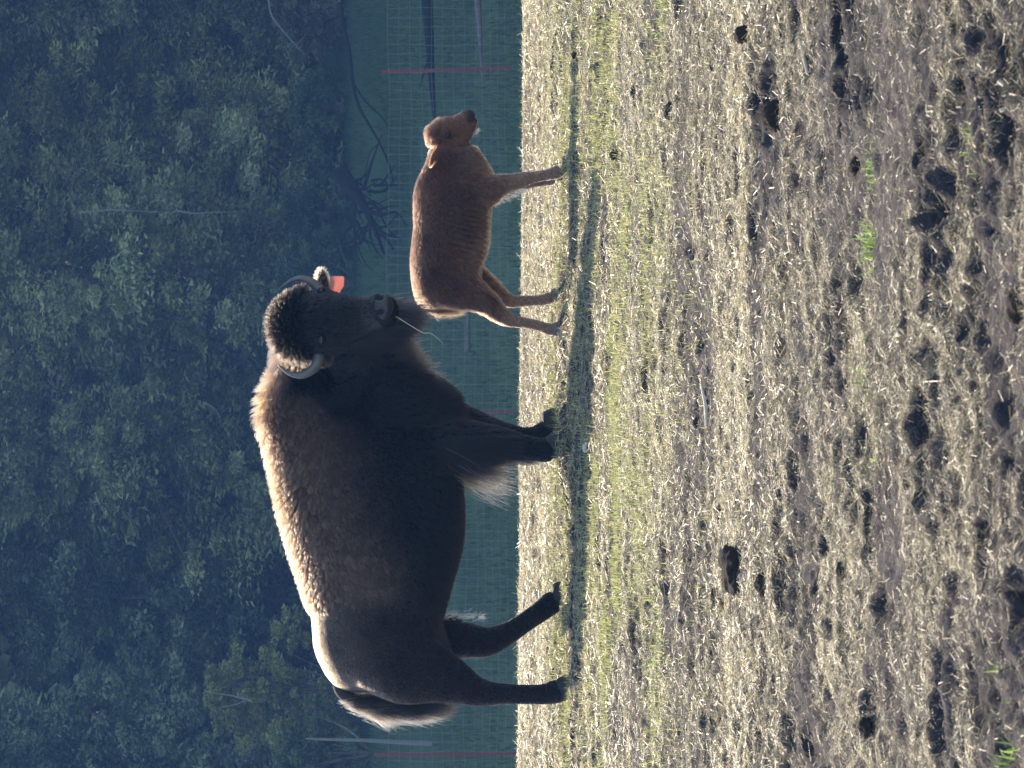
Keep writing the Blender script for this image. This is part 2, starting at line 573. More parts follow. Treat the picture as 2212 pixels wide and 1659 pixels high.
clod(425, 1612, .085, .42, 1, 'largest blue black clod, long and low, in front of the belly shadow')
clod(395, 1668, .035, .6, 2, 'small dark clod just beside the largest long clod')
clod(1000, 2214, .042, .6, 3, 'dark lumpy clod cut by the right edge of the picture')
clod(1408, 1690, .04, .8, 4, 'black knobbly clod on the bright straw below the calf head')
clod(1585, 1632, .03, .8, 5, 'small black clod near the top edge on the bright straw')
clod(370, 1560, .03, .5, 6, 'small brown clod close above the largest long clod')
clod(1420, 1450, .03, .6, 7, 'small clod on the straw under the calf nose')
cg = np.random.default_rng(33)
for i, (U, V, r, lb) in enumerate([
    (745, 1515, .020, 'small round dark clod right of the long bleached stick'),
    (1325, 1330, .022, 'small dark clod on the green band below the calf front legs'),
    (860, 1325, .024, 'dark clod in the green band below the gap between bison and calf'),
    (500, 1395, .016, 'small clod in the green band below the bison belly'),
    (180, 1500, .014, 'tiny clod on the grey straw below the near hind leg'),
    (1090, 1850, .020, 'dark clod left of the brightest green sprig'),
    (1300, 1855, .022, 'dark clod between two hoof pits toward the upper right'),
    (430, 1835, .022, 'small dark clod to the right of the largest long clod'),
    (1540, 1245, .018, 'small clod at the far end of the calf shadow'),
    (620, 1980, .020, 'dark clod on the rim of the long pit in the near straw'),
    (90, 1900, .026, 'dark clod near the lower right corner of the picture'),
    (1520, 2010, .018, 'small clod near the top right corner of the picture')]):
    clod(U, V, r, .6, 10 + i, lb, 'small dark clods among the straw')


def tube(pts, rad, sides=8, closed_ends=True):
    """tapered tube through points -> verts, faces"""
    pts = [Vector(p) for p in pts]
    V, F = [], []
    prev = None
    for i, p in enumerate(pts):
        t = (pts[min(i + 1, len(pts) - 1)] - pts[max(i - 1, 0)]).normalized()
        if prev is None:
            a = Vector((0, 0, 1)) if abs(t.z) < 0.9 else Vector((1, 0, 0))
            n = t.cross(a).normalized()
        else:
            n = (prev - t * prev.dot(t)).normalized()
        prev = n
        bq = t.cross(n)
        for k in range(sides):
            a = 2 * math.pi * k / sides
            V.append(p + (n * math.cos(a) + bq * math.sin(a)) * rad[i])
    for i in range(len(pts) - 1):
        for k in range(sides):
            F.append((i * sides + k, i * sides + (k + 1) % sides, (i + 1) * sides + (k + 1) % sides, (i + 1) * sides + k))
    if closed_ends:
        F.append(tuple(range(sides))[::-1]); F.append(tuple((len(pts) - 1) * sides + k for k in range(sides)))
    return V, F


def spline(pts, n):
    """Catmull-Rom through rows of numbers"""
    A = np.array(pts, dtype=float)
    A = np.vstack([2 * A[0] - A[1], A, 2 * A[-1] - A[-2]])
    out = []
    m_ = len(A) - 3
    for i in range(n):
        u = i / (n - 1) * m_
        k = min(int(u), m_ - 1); t = u - k
        p0, p1, p2, p3 = A[k], A[k + 1], A[k + 2], A[k + 3]
        out.append(0.5 * (2 * p1 + (p2 - p0) * t + (2 * p0 - 5 * p1 + 4 * p2 - p3) * t * t + (3 * p1 - p0 - 3 * p2 + p3) * t ** 3))
    return np.array(out)


def ground_stick(pts, rad, name, label, cat, mt='stick', group=None):
    P3 = []
    for (U, V) in pts:
        d = CAMZ * FU / (V - VH); p = P(U, V, d)
        P3.append((p.x, p.y, float(gz(p.x, p.y)[0]) + rad * 1.6))
    s = spline(P3, 10)
    V_, F_ = tube(s, [rad * (1 - .5 * abs(i / 9 - .4)) for i in range(10)], 7)
    tag(link(name, nmesh(name, V_, F_), M[mt]), label, cat, group)


ground_stick([(738, 1545), (780, 1541), (830, 1532)], .007, 'pale_stick', 'long bleached stick lying in straw in front of the front legs', 'stick')
ground_stick([(1485, 2168), (1440, 2172), (1420, 2166)], .0055, 'wood_chip', 'pale chip of wood in the upper right part of the straw', 'wood chip')
ground_stick([(696, 1276), (685, 1279)], .014, 'straw_puff', 'small tan puff on the shadow edge under the bison', 'straw')
ground_stick([(1085, 1515), (1070, 1520), (1078, 1528)], .004, 'pale_twig', 'short bent white twig on the straw below the calf hind legs', 'twig')
ground_stick([(1560, 1745), (1500, 1750)], .006, 'pale_twig', 'thin straight pale twig near the picture top on grey straw', 'twig')


# ------------------------------------------------------------ animals: skin surfaces
def ring_loft(stations, nseg=28):
    """stations: rows (center xyz, axis a xyz half-vector, axis b xyz half-vector, egg); closed loft"""
    V, F = [], []
    for (c, a, b_, egg) in stations:
        for k in range(nseg):
            th = 2 * math.pi * k / nseg
            ca, sa = math.cos(th), math.sin(th)
            V.append(tuple(c + a * (ca * (1 - egg * sa)) + b_ * sa))
    n = len(stations)
    for i in range(n - 1):
        for k in range(nseg):
            F.append((i * nseg + k, i * nseg + (k + 1) % nseg, (i + 1) * nseg + (k + 1) % nseg, (i + 1) * nseg + k))
    F.append(tuple(range(nseg))[::-1]); F.append(tuple((n - 1) * nseg + k for k in range(nseg)))
    return V, F


def torso(rows, depth, n=40):
    """rows: U, Vtop, Vbot, halfwidth, egg, dy"""
    S = spline(rows, n)
    st = []
    for (U, vt, vb, w, egg, dy) in S:
        a = P(U, vt, depth + dy); b_ = P(U, vb, depth + dy)
        c = (a + b_) / 2
        st.append((c, Vector((0, w, 0)), (a - b_) / 2, egg))
    return ring_loft(st)


def limb(rows, depth, n=22, sides=18):
    """rows: U, V, dy, r_fore_aft, r_side"""
    S = spline(rows, n)
    pts = [P(r[0], r[1], depth + r[2]) for r in S]
    st = []
    for i, p in enumerate(pts):
        t = (pts[min(i + 1, n - 1)] - pts[max(i - 1, 0)]).normalized()
        side = Vector((0, 1, 0)); side = (side - t * side.dot(t)).normalized()
        fore = t.cross(side).normalized()
        st.append((p, fore * max(S[i][3], .004), side * max(S[i][4], .004), 0))
    return ring_loft(st, sides)


def blob(c, r, rot=None):
    bm = bmesh.new(); bmesh.ops.create_icosphere(bm, subdivisions=3, radius=1)
    V = [Vector((v.co.x * r[0], v.co.y * r[1], v.co.z * r[2])) for v in bm.verts]
    if rot: V = [rot @ v for v in V]
    V = [v + Vector(c) for v in V]
    F = [tuple(v.index for v in f.verts) for f in bm.faces]
    bm.free()
    return V, F


def fuse(name, pieces, voxel, smooth):
    V, F = [], []
    for (v, f) in pieces:
        o = len(V); V += [tuple(q) for q in v]; F += [tuple(i + o for i in q) for q in f]
    me = bpy.data.meshes.new(name + '_raw'); me.from_pydata(V, [], F)
    bm = bmesh.new(); bm.from_mesh(me); bmesh.ops.recalc_face_normals(bm, faces=bm.faces); bm.to_mesh(me); bm.free()
    o = bpy.data.objects.new(name + '_raw', me); col.objects.link(o)
    r = o.modifiers.new('r', 'REMESH'); r.mode = 'VOXEL'; r.voxel_size = voxel
    s = o.modifiers.new('s', 'SMOOTH'); s.factor = 0.5; s.iterations = smooth
    dg = bpy.context.evaluated_depsgraph_get()
    out = bpy.data.meshes.new_from_object(o.evaluated_get(dg))
    out.name = name
    bpy.data.objects.remove(o); bpy.data.meshes.remove(me)
    out.polygons.foreach_set('use_smooth', [True] * len(out.polygons))
    return out


def mesh_arrays(me):
    n = len(me.vertices)
    V = np.empty(n * 3, dtype=np.float32); me.vertices.foreach_get('co', V); V = V.reshape(-1, 3).astype(np.float64)
    me.calc_loop_triangles()
    T = np.empty(len(me.loop_triangles) * 3, dtype=np.int32); me.loop_triangles.foreach_get('vertices', T); T = T.reshape(-1, 3)
    N = np.empty(n * 3, dtype=np.float32)
    me.vertex_normals.foreach_get('vector', N)
    return V, T, N.reshape(-1, 3).astype(np.float64)


def paint(me, fn):
    V, T, N = mesh_arrays(me)
    a = me.color_attributes.new('col', 'FLOAT_COLOR', 'POINT')
    c = np.ones((len(V), 4), dtype=np.float32); c[:, :3] = fn(V)
    a.data.foreach_set('color', c.ravel())


def hair_object(name, pts, rad, colr, mt, parent):
    """pts (n,k,3), rad (n,k), colr (n,3)"""
    n, k, _ = pts.shape
    hc = bpy.data.hair_curves.new(name)
    hc.add_curves([k] * n)
    hc.position_data.foreach_set('vector', np.ascontiguousarray(pts, dtype=np.float32).ravel())
    ra = hc.attributes.get('radius') or hc.attributes.new('radius', 'FLOAT', 'POINT')
    ra.data.foreach_set('value', np.ascontiguousarray(rad, dtype=np.float32).ravel())
    ca = hc.attributes.new('col', 'FLOAT_COLOR', 'CURVE')
    c = np.ones((n, 4), dtype=np.float32); c[:, :3] = colr
    ca.data.foreach_set('color', c.ravel())
    return link(name, hc, mt, parent)


def fur(name, me, n, spec, mt, parent, seed, k=5, clump=0.03, clumpk=0.5, wave=0.12):
    """spec(P,N,U,V) -> dens, length, flow(n,3), lift, radius, colour, gravity"""
    g = np.random.default_rng(seed)
    Vv, T, N = mesh_arrays(me)
    tri = Vv[T]; area = np.linalg.norm(np.cross(tri[:, 1] - tri[:, 0], tri[:, 2] - tri[:, 0]), axis=1) * .5
    cen = tri.mean(1); nn = unit(N[T].mean(1))
    U, V = UV(cen)
    dens = spec(cen, nn, U, V)[0]
    w = area * dens; w /= w.sum()
    idx = g.choice(len(T), n, p=w)
    r1, r2 = np.sqrt(g.random(n)), g.random(n)
    b3 = np.stack([1 - r1, r1 * (1 - r2), r1 * r2], 1)[:, :, None]
    p = (tri[idx] * b3).sum(1); nr = unit((N[T[idx]] * b3).sum(1))
    U, V = UV(p)
    _, L, flow, lift, rad, colr, grav = spec(p, nr, U, V)
    L = L * (0.65 + 0.6 * g.random(n))
    f = flow + 0.35 * np.stack([vnoise(p[:, 0] * 14, p[:, 1] * 14, p[:, 2] * 14, s=q) for q in (1, 2, 3)], 1) \
        + 0.25 * np.stack([vnoise(p[:, 0] * 45, p[:, 1] * 45, p[:, 2] * 45, s=q) for q in (4, 5, 6)], 1) + g.normal(0, .12, (n, 3))
    f = unit(f - nr * (f * nr).sum(1, keepdims=True))
    lf = lift[:, None]
    d0 = unit(f * (1 - lf) + nr * lf)
    pts = [p - nr * 0.003]
    cur, d = p.copy(), d0
    side = unit(np.cross(d0, nr) + 1e-6)
    ph = g.random(n) * 6.28
    for j in range(1, k):
        d = unit(d + np.array([0, 0, -1.0]) * (grav / k)[:, None] + f * (0.35 / k))
        cur = cur + d * (L / (k - 1))[:, None]
        wv = side * (np.sin(ph + j * 1.9) * L * wave * .25)[:, None] + nr * (np.cos(ph + j * 1.7) * L * wave * .2)[:, None]
        pts.append(cur + wv)
    pts = np.stack(pts, 1)
    if clump:
        nc = max(50, int(area.sum() / (clump * clump)))
        ci = g.choice(n, min(nc, n), replace=False)
        kd = KDTree(len(ci))
        for q, c3 in enumerate(p[ci]): kd.insert(c3, q)
        kd.balance()
        inv = np.array([kd.find(c3)[1] for c3 in p])
        _, inv = np.unique(inv, return_inverse=True)
        cnt = np.bincount(inv).astype(float)
        for j in range(1, k):
            m_ = np.stack([np.bincount(inv, pts[:, j, q]) / cnt for q in range(3)], 1)[inv]
            kk = (clumpk * (j / (k - 1)) ** 1.2 * np.clip(L / .035, .15, 1))[:, None]
            pts[:, j] = pts[:, j] * (1 - kk) + m_ * kk
        tone = (0.55 + 0.9 * g.random(len(cnt)))[inv][:, None]
    else:
        tone = 1
    rr = rad[:, None] * np.array([1.0 - 0.75 * (j / (k - 1)) ** 1.5 for j in range(k)])[None, :]
    colr = np.clip(colr * tone * (0.75 + 0.5 * g.random(n))[:, None], 0, .95)
    return hair_object(name, pts, rr, colr, mt, parent)


# ------------------------------------------------------------ the bison cow
def mixc(a, b, t):
    t = np.clip(t, 0, 1)[:, None]
    return np.array(a) * (1 - t) + np.array(b) * t


HEADC = P(955, 700, BD - 0.40)
yaw = R(22)                                   # the face looks at the camera, turned a little to the right
hf = Vector((math.sin(yaw), -math.cos(yaw), 0))
hr = Vector((math.cos(yaw), math.sin(yaw), 0))     # towards the picture-right side of the face
tilt = R(24)
hax = (Vector((0, 0, -1)) * math.cos(tilt) + hf * math.sin(tilt)).normalized()   # poll -> nose
hout = (hf * math.cos(tilt) + Vector((0, 0, 1)) * math.sin(tilt)).normalized()    # out of the face
POLL = HEADC + Vector((0, 0, 0.225)) - hf * 0.05


def H(s, r, o):
    return POLL + hax * s + hr * r + hout * o


def bison_pieces():
    pc = []
    pc.append(torso([
        (166, 745, 900, .06, .0, 0), (176, 725, 950, .14, .0, 0), (194, 708, 980, .20, .0, 0), (218, 694, 990, .245, .0, 0),
        (260, 677, 975, .27, .05, 0), (324, 672, 955, .285, .08, 0), (400, 657, 972, .32, .1, 0), (480, 635, 994, .35, .12, 0),
        (560, 612, 998, .355, .16, 0), (640, 596, 992, .335, .2, 0), (700, 582, 1000, .31, .26, 0), (760, 566, 1005, .27, .3, 0),
        (805, 572, 985, .235, .28, -.02), (845, 590, 925, .2, .22, -.06), (880, 625, 870, .15, .1, -.12), (900, 680, 850, .08, 0, -.16)], BD))
    # neck swinging round to the head
    a, b_, c = P(800, 750, BD), P(885, 725, BD - .13), HEADC + Vector((0, 0, -.02)) - hf * .1
    S = spline([(*a, .24, .40), (*b_, .19, .28), (*c, .15, .24)], 12)
    st = []
    for i, r in enumerate(S):
        t = Vector(S[min(i + 1, 11)][:3]) - Vector(S[max(i - 1, 0)][:3]); t.normalize()
        sd = t.cross(Vector((0, 0, 1))).normalized(); up = sd.cross(t)
        st.append((Vector(r[:3]), sd * r[3], up * r[4], 0))
    pc.append(ring_loft(st))
    # head
    hs = spline([(-.01, .07, .05, 0), (.05, .13, .11, 0), (.13, .16, .15, -.01), (.22, .155, .17, -.02), (.30, .14, .165, -.02), (.38, .113, .145, -.015),
                 (.46, .088, .12, -.01), (.53, .08, .10, 0), (.58, .078, .085, .0), (.615, .062, .062, 0), (.63, .03, .03, 0)], 26)
    pc.append(ring_loft([(H(r[0], 0, r[3]), hr * r[1], hout * r[2], 0) for r in hs]))
    # jaw and throat
    pc.append(blob(H(.47, 0, -.13), (.075, .10, .12)))
    pc.append(blob(H(.36, 0, -.18), (.10, .12, .16)))
    for s in (-1, 1):
        pc.append(blob(H(.25, s * .125, .045), (.035, .035, .04)))      # brow
        pc.append(blob(H(.56, s * .045, .055), (.032, .03, .04)))       # nostril wings
    # thighs, legs
    pc.append(limb([(250, 735, -.06, .07, .05), (232, 800, -.12, .15, .12), (218, 880, -.16, .19, .12), (200, 945, -.17, .145, .10), (180, 995, -.17, .10, .075),
                    (164, 1030, -.17, .075, .055), (160, 1075, -.17, .055, .045), (159, 1130, -.17, .050, .043), (159, 1175, -.17, .052, .046),
                    (165, 1200, -.17, .060, .055), (170, 1212, -.17, .055, .052)], BD))
    pc.append(limb([(262, 735, .06, .07, .05), (268, 800, .12, .15, .12), (285, 880, .16, .17, .11), (283, 950, .17, .125, .09), (276, 1010, .17, .09, .07),
                    (272, 1052, .17, .078, .055), (290, 1095, .17, .058, .045), (316, 1135, .17, .052, .042), (340, 1170, .17, .054, .046),
                    (356, 1190, .17, .060, .052), (362, 1202, .17, .055, .05)], BD))
    pc.append(limb([(702, 740, -.08, .07, .05), (702, 820, -.14, .15, .10), (705, 920, -.17, .155, .11), (708, 985, -.17, .11, .10), (704, 1040, -.16, .095, .08),
                    (699, 1088, -.16, .080, .065), (693, 1125, -.16, .066, .054), (688, 1160, -.16, .060, .050), (687, 1178, -.16, .064, .052),
                    (688, 1190, -.15, .054, .05)], BD))
    pc.append(limb([(720, 760, .06, .07, .05), (730, 850, .13, .15, .10), (740, 950, .15, .13, .10), (735, 1010, .14, .10, .08), (722, 1060, .13, .075, .065),
                    (713, 1100, .13, .070, .06), (710, 1130, .13, .062, .05), (713, 1158, .13, .060, .05), (726, 1175, .12, .056, .05),
                    (733, 1186, .12, .052, .05)], BD))
    # tail root
    return pc


BIS = empty('bison', P(420, 1215, BD))
tag(BIS, 'large dark brown shaggy bison cow on straw beside the calf, facing the camera', 'bison')
body = fuse('body', bison_pieces(), 0.013, 10)
HEADW = np.array(HEADC)


def bison_color(p):
    U, V = UV(p)
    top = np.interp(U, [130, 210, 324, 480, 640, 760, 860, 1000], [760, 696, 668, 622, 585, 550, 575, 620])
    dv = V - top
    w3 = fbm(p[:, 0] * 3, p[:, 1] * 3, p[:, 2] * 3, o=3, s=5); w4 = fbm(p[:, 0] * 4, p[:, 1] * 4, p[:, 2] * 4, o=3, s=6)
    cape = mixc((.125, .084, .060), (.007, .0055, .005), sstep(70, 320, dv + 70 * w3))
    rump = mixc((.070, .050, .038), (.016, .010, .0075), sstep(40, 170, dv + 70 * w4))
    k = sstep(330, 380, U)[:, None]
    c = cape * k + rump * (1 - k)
    sun_rim = (sstep(30, 2, dv) * sstep(905, 860, U))[:, None]  # tan hair tips along the back, lightened to carry the sun's rim
    c = c * (1 - sun_rim) + np.array([.36, .20, .095]) * sun_rim
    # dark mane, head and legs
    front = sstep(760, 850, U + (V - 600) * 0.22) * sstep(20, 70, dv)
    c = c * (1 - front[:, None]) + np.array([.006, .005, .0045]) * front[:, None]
    hd = p - np.array(POLL)
    s_ = hd @ np.array(hax); o_ = hd @ np.array(hout)
    head = (np.linalg.norm(p - (HEADW + np.array([0, 0, -.12])), axis=1) < .47) & (p[:, 1] < BD - .22)
    hc = mixc((.26, .18, .125), (.006, .005, .0045), np.maximum(sstep(-.022, .035, s_ + .35 * o_), sstep(-.10, -.2, o_)))  # poll cap coloured light to carry its bright sun rim
    mz = (sstep(.44, .50, s_) * sstep(-.02, .02, o_))[:, None]
    hc = hc * (1 - mz) + np.array([.03, .025, .023]) * mz
    c = np.where(head[:, None], hc, c)
    bly = (sstep(820, 930, V) * sstep(300, 360, U))[:, None]  # belly shade put into the hair colour, offsets bounced ground light
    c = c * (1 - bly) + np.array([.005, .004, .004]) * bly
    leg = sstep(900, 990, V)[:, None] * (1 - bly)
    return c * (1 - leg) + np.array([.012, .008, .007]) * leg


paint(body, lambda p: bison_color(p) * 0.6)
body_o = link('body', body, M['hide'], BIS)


def bison_fur(p, n, U, V):
    k = len(p)
    hd = p - np.array(POLL)
    s = hd @ np.array(hax); r = hd @ np.array(hr); o = hd @ np.array(hout)
    head = (np.abs(r) < .24) & (o > -.28) & (s > -.12) & (p[:, 1] < BD - .2) & (s < .8)
    L = np.full(k, .035); lift = np.full(k, .35); rad = np.full(k, .0011); grav = np.full(k, .3); dens = np.ones(k)
    flow = np.tile(np.array([-.85, 0, -.5]), (k, 1))
    top = np.interp(U, [130, 210, 324, 480, 640, 760, 860, 1000], [760, 696, 668, 622, 585, 550, 575, 620])
    cape = sstep(322, 372, U + 10 * vnoise(p[:, 0] * 20, p[:, 2] * 20, s=4))
    ln = np.interp(U, [325, 470], [.5, 1]) * (.028 + .034 * sstep(110, 20, V - top) + .012 * sstep(600, 780, U))
    L = .011 * (1 - cape) + ln * cape
    lift = .18 + .32 * cape
    grav = .1 + .2 * cape
    # top of the back stands up
    topn = np.clip(n[:, 2], 0, 1)
    lift = lift + np.where(U > 335, .25 * topn ** 2, 0)
    # lower legs short
    low = sstep(985, 1060, V)
    frontleg = (U > 620) & (U < 800)
    L = L * (1 - low) + .012 * low
    lift = lift * (1 - low) + .15 * low
    # pantaloons on the front legs and long belly and chest hair
    pant = frontleg & (V > 930) & (V < 1120)
    L = np.where(pant, np.interp(V, [930, 1010, 1120], [.07, .12, .04]) * np.where(U < 715, 1.15, .45), L)
    lift = np.where(pant, .25, lift); grav = np.where(pant, 2.0, grav)
    fl = np.array([-.25, 0, -1.])
    flow[pant] = fl
    chest = (U > 735) & (V > 800) & (V < 1050) & ~head
    L = np.where(chest, np.interp(V, [800, 950, 1050], [.045, .055, .025]), L); grav = np.where(chest, 1.3, grav)
    flow[chest] = np.array([-.2, 0, -1.])
    bel = (U > 335) & (U < 640) & (n[:, 2] < -.3) & (V < 1030)
    L = np.where(bel, .03, L)
    # head
    poll = head & (s < .17)
    L = np.where(head, .03, L); lift = np.where(head, .35, lift); grav = np.where(head, .6, grav)
    flow[head] = np.array(hax)
    L = np.where(poll, .05, L); lift = np.where(poll, .8, lift); grav = np.where(poll, -.2, grav)
    face = head & (s > .30)
    L = np.where(face, .014, L); lift = np.where(face, .15, lift)
    jaw = head & (s > .28) & (o < -.04)
    L = np.where(jaw, .06, L); lift = np.where(jaw, .3, lift); grav = np.where(jaw, 2.4, grav)
    chin = head & (s > .40) & (o < -.06) & (o > -.26)
    L = np.where(chin, .11, L)
    nose = head & (s > .545) & (o > -.03)
    dens = np.where(nose, 0, dens)
    L = np.where(nose, .003, L)
    dens = np.where(L < .02, dens * 1.6, dens)
    rad = np.where(L < .02, .0009, np.where(L > .08, .0013, .0012))
    far = sstep(.2, .6, n[:, 1])             # the side turned away needs less
    dens = dens * (1 - .45 * far)
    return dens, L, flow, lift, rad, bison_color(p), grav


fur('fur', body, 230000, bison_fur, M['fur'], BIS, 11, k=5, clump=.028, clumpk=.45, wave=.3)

# beard, chest fringe and pantaloon tassels as their own hair parts
def hanging(name, roots, length, spread, n, colr, parent, seed, drift=(0, 0, 0), rad=.0011, k=7, mt=None):
    g = np.random.default_rng(seed)
    roots = np.array(roots, dtype=float)
    i = g.random(n) * (len(roots) - 1)
    a = np.floor(i).astype(int); t = (i - a)[:, None]
    base = roots[a] * (1 - t) + roots[a + 1] * t + g.normal(0, spread, (n, 3))
    L = length * (.45 + .65 * g.random(n))
    lock = np.floor(i * 5).astype(int)
    lockdir = g.normal(0, .22, (lock.max() + 1, 3))[lock]
    d = unit(np.array([0, 0, -1.0]) + np.array(drift) + lockdir + g.normal(0, .13, (n, 3)))
    pts = [base]; cur = base
    for j in range(1, k):
        d = unit(d + np.array([0, 0, -.12]) + g.normal(0, .07, (n, 3)))
        cur = cur + d * (L / (k - 1))[:, None]; pts.append(cur)
    rr = rad * np.array([1 - .8 * (j / (k - 1)) for j in range(k)])[None, :] * np.ones((n, 1))
    c = np.array(colr) * (.6 + .9 * g.random(n))[:, None]
    return hair_object(name, np.stack(pts, 1), rr, c, mt or M['fur'], parent)


hanging('beard', [H(.40, -.04, -.22), H(.50, 0, -.17), H(.57, .02, -.09), H(.60, .0, -.05)], .15, .028, 2600, (.014, .01, .009), BIS, 3, (.0, .1, 0), rad=.0017)
hanging('throat_mane', [P(935, 845, BD - .3), P(905, 865, BD - .22), P(870, 885, BD - .15), P(835, 910, BD - .1), P(805, 935, BD)], .07, .03, 2600, (.03, .022, .017), BIS, 4, (.25, 0, 0), rad=.0018)
hanging('leg_tassel', [P(690, 960, BD - .2), P(660, 985, BD - .15), P(640, 990, BD - .05), P(645, 1000, BD + .05)], .30, .03, 420, (.16, .10, .07), BIS, 5, (-.55, 0, 0), rad=.0013)
hanging('leg_tassel', [P(700, 930, BD - .2), P(672, 960, BD - .18), P(660, 985, BD - .16)], .27, .022, 1600, (.012, .009, .008), BIS, 55, (-.22, 0, 0))
hanging('leg_tassel', [P(700, 1010, BD - .2), P(680, 1050, BD - .2), P(668, 1090, BD - .18), P(672, 1140, BD - .16)], .085, .012, 1500, (.015, .011, .009), BIS, 6, (-.22, 0, 0))
hanging('belly_fringe', [P(322, 950, BD + .1), P(330, 968, BD + .08), P(326, 1005, BD + .12), P(322, 1040, BD + .14)], .035, .012, 170, (.3, .26, .2), BIS, 16, (.5, 0, .2), rad=.0009)


def tapered(name, pts, mt, parent, n=20, sides=14):
    S = spline(pts, n)
    V, F = tube(S[:, :3], np.maximum(S[:, 3], .0015), sides)
    return link(name, nmesh(name, V, F), mt, parent)


# horns leave the side of the skull, sweep out and turn up and in
def horn(s):
    if s < 0:
        px = [(893, 690, 0), (868, 682, -.02), (849, 655, -.03), (851, 628, -.03), (866, 606, -.02), (874, 600, -.015)]
    else:
        px = [(1024, 694, 0), (1042, 683, .0), (1056, 658, .0), (1055, 634, 0), (1042, 612, 0), (1034, 604, 0)]
    base = H(.17, s * .13, .01)
    d0 = base.y
    rads = [.030, .026, .018, .011, .005, .0015]
    return tapered('horn', [(*P(u, v, d0 + dy), r) for (u, v, dy), r in zip(px, rads)], M['horn'], BIS)


horn(-1); horn(1)


def ear(root, tip, out, width, name, parent, hide_c, fur_c, furmat, seed, n=1500, fl=.03):
    """cupped leaf-shaped ear with a fringe of hair"""
    root, tip, out = Vector(root), Vector(tip), Vector(out).normalized()
    ax = tip - root; L = ax.length; t = ax.normalized()
    sd = t.cross(out).normalized(); out = sd.cross(t).normalized() * -1
    nu, nv = 12, 9
    V, F = [], []
    for layer in (0, 1):
        for i in range(nu + 1):
            u = i / nu
            w = width * (math.sin(math.pi * min(1, u * .82 + .18)) ** .7) * (1 if u < .98 else .3)
            for j in range(nv):
                a = (j / (nv - 1) * 2 - 1)
                V.append(root + t * (u * L) + sd * (a * w) + out * ((a * a - 1) * w * .55 - layer * .006 * (1 - a * a)))
    m_ = (nu + 1) * nv
    for L0 in (0, m_):
        for i in range(nu):
            for j in range(nv - 1):
                q = (L0 + i * nv + j, L0 + i * nv + j + 1, L0 + (i + 1) * nv + j + 1, L0 + (i + 1) * nv + j)
                F.append(q if L0 == 0 else q[::-1])
    me = nmesh(name, V, F)
    paint(me, lambda p: np.tile(np.array(hide_c), (len(p), 1)))
    o = link(name, me, M['hide'], parent)
    g = np.random.default_rng(seed)
    u = g.random(n); edge = g.random(n) < .75
    a = np.where(edge, np.sign(g.random(n) - .5) * (.85 + .15 * g.random(n)), g.random(n) * 2 - 1)
    w = width * np.sin(np.pi * np.minimum(1, u * .82 + .18)) ** .7
    rt, tt, ss, oo = np.array(root), np.array(t), np.array(sd), np.array(out)
    base = rt + tt * (u * L)[:, None] + ss * (a * w)[:, None] + oo * ((a * a - 1) * w * .55 - .005)[:, None]
    d = unit(ss * (np.sign(a) * np.abs(a) ** 2 * .9)[:, None] + tt * .9 - oo * .35 + g.normal(0, .22, (n, 3)))
    ln = fl * (.4 + .7 * g.random(n))
    pts = np.stack([base + d * (ln * j / 3)[:, None] + g.normal(0, .0008, (n, 3)) for j in range(4)], 1)
    rr = .0009 * np.array([1, .85, .6, .25])[None, :] * np.ones((n, 1))
    hair_object('ear_hair', pts, rr, np.array(fur_c) * (.7 + .6 * g.random(n))[:, None], furmat, o)
    return o


er = H(.215, .145, -.05)
ear_r = ear(er, P(1078, 694, er.y + .02), (-.1, -1, -.1), .036, 'ear', BIS, (.02, .014, .012), (.16, .115, .075), M['fur'], 1, 620, .022)
el_ = H(.215, -.145, -.05)
ear(el_, P(872, 706, el_.y + .02), (0, -1, -.1), .035, 'ear', BIS, (.02, .014, .012), (.04, .03, .022), M['fur'], 2, 1500, .02)
# ear tag
bm = bmesh.new()
c = P(1044, 728, er.y - .012)
w, h = .042, .036
prof = [(-.9, .25), (-.75, .8), (-.3, 1), (.85, .95), (1, .7), (1, -.8), (.85, -1), (-.2, -.9), (-.6, -.55), (-.95, -.35)]
f1 = [bm.verts.new(c + Vector((a * w, -.0015 - .004 * a * a, b_ * h))) for a, b_ in prof]
f2 = [bm.verts.new(c + Vector((a * w, .0015 - .004 * a * a, b_ * h))) for a, b_ in prof]
bm.faces.new(f1[::-1]); bm.faces.new(f2)
for i in range(len(prof)):
    j = (i + 1) % len(prof)
    bm.faces.new((f1[i], f1[j], f2[j], f2[i]))
bmesh.ops.bevel(bm, geom=bm.edges[:], offset=.0008, segments=1, affect='EDGES')
me = bpy.data.meshes.new('ear_tag'); bm.to_mesh(me); bm.free()
tago = link('ear_tag', me, M['tag'], ear_r)
tago['label'] = 'salmon pink plastic tag'


def eyes(name, c, r, parent, mt='eye'):
    V, F = blob(c, (r, r, r))
    return link(name, nmesh(name, V, F), M[mt], parent)


eyes('eye', H(.27, -.128, .085), .021, BIS)
eyes('eye', H(.27, .128, .085), .021, BIS)


# bare nose pad with two nostrils
def nose_pad(parent, Hf, s0, wid, hgt, dep, mt, nr=.013, name='nose'):
    V, F = [], []
    nu, nv = 14, 20
    for i in range(nu + 1):
        ph = math.pi * .5 * i / nu
        for j in range(nv):
            th = 2 * math.pi * j / nv
            rr_ = math.sin(ph)
            x, z = rr_ * math.cos(th), rr_ * math.sin(th)
            dz = math.cos(ph) ** .8 if ph < math.pi / 2 else 0
            for sg in (-1, 1):
                q = ((x - sg * .5) / .24) ** 2 + ((z + .05) / .32) ** 2
                dz -= .55 * math.exp(-q * 1.4)
            V.append(Hf(s0 + (-z) * hgt, x * wid, dep[0] + dz * dep[1]))
    for i in range(nu):
        for j in range(nv):
            F.append((i * nv + j, i * nv + (j + 1) % nv, (i + 1) * nv + (j + 1) % nv, (i + 1) * nv + j))
    return link(name, nmesh(name, V, F), mt, parent)


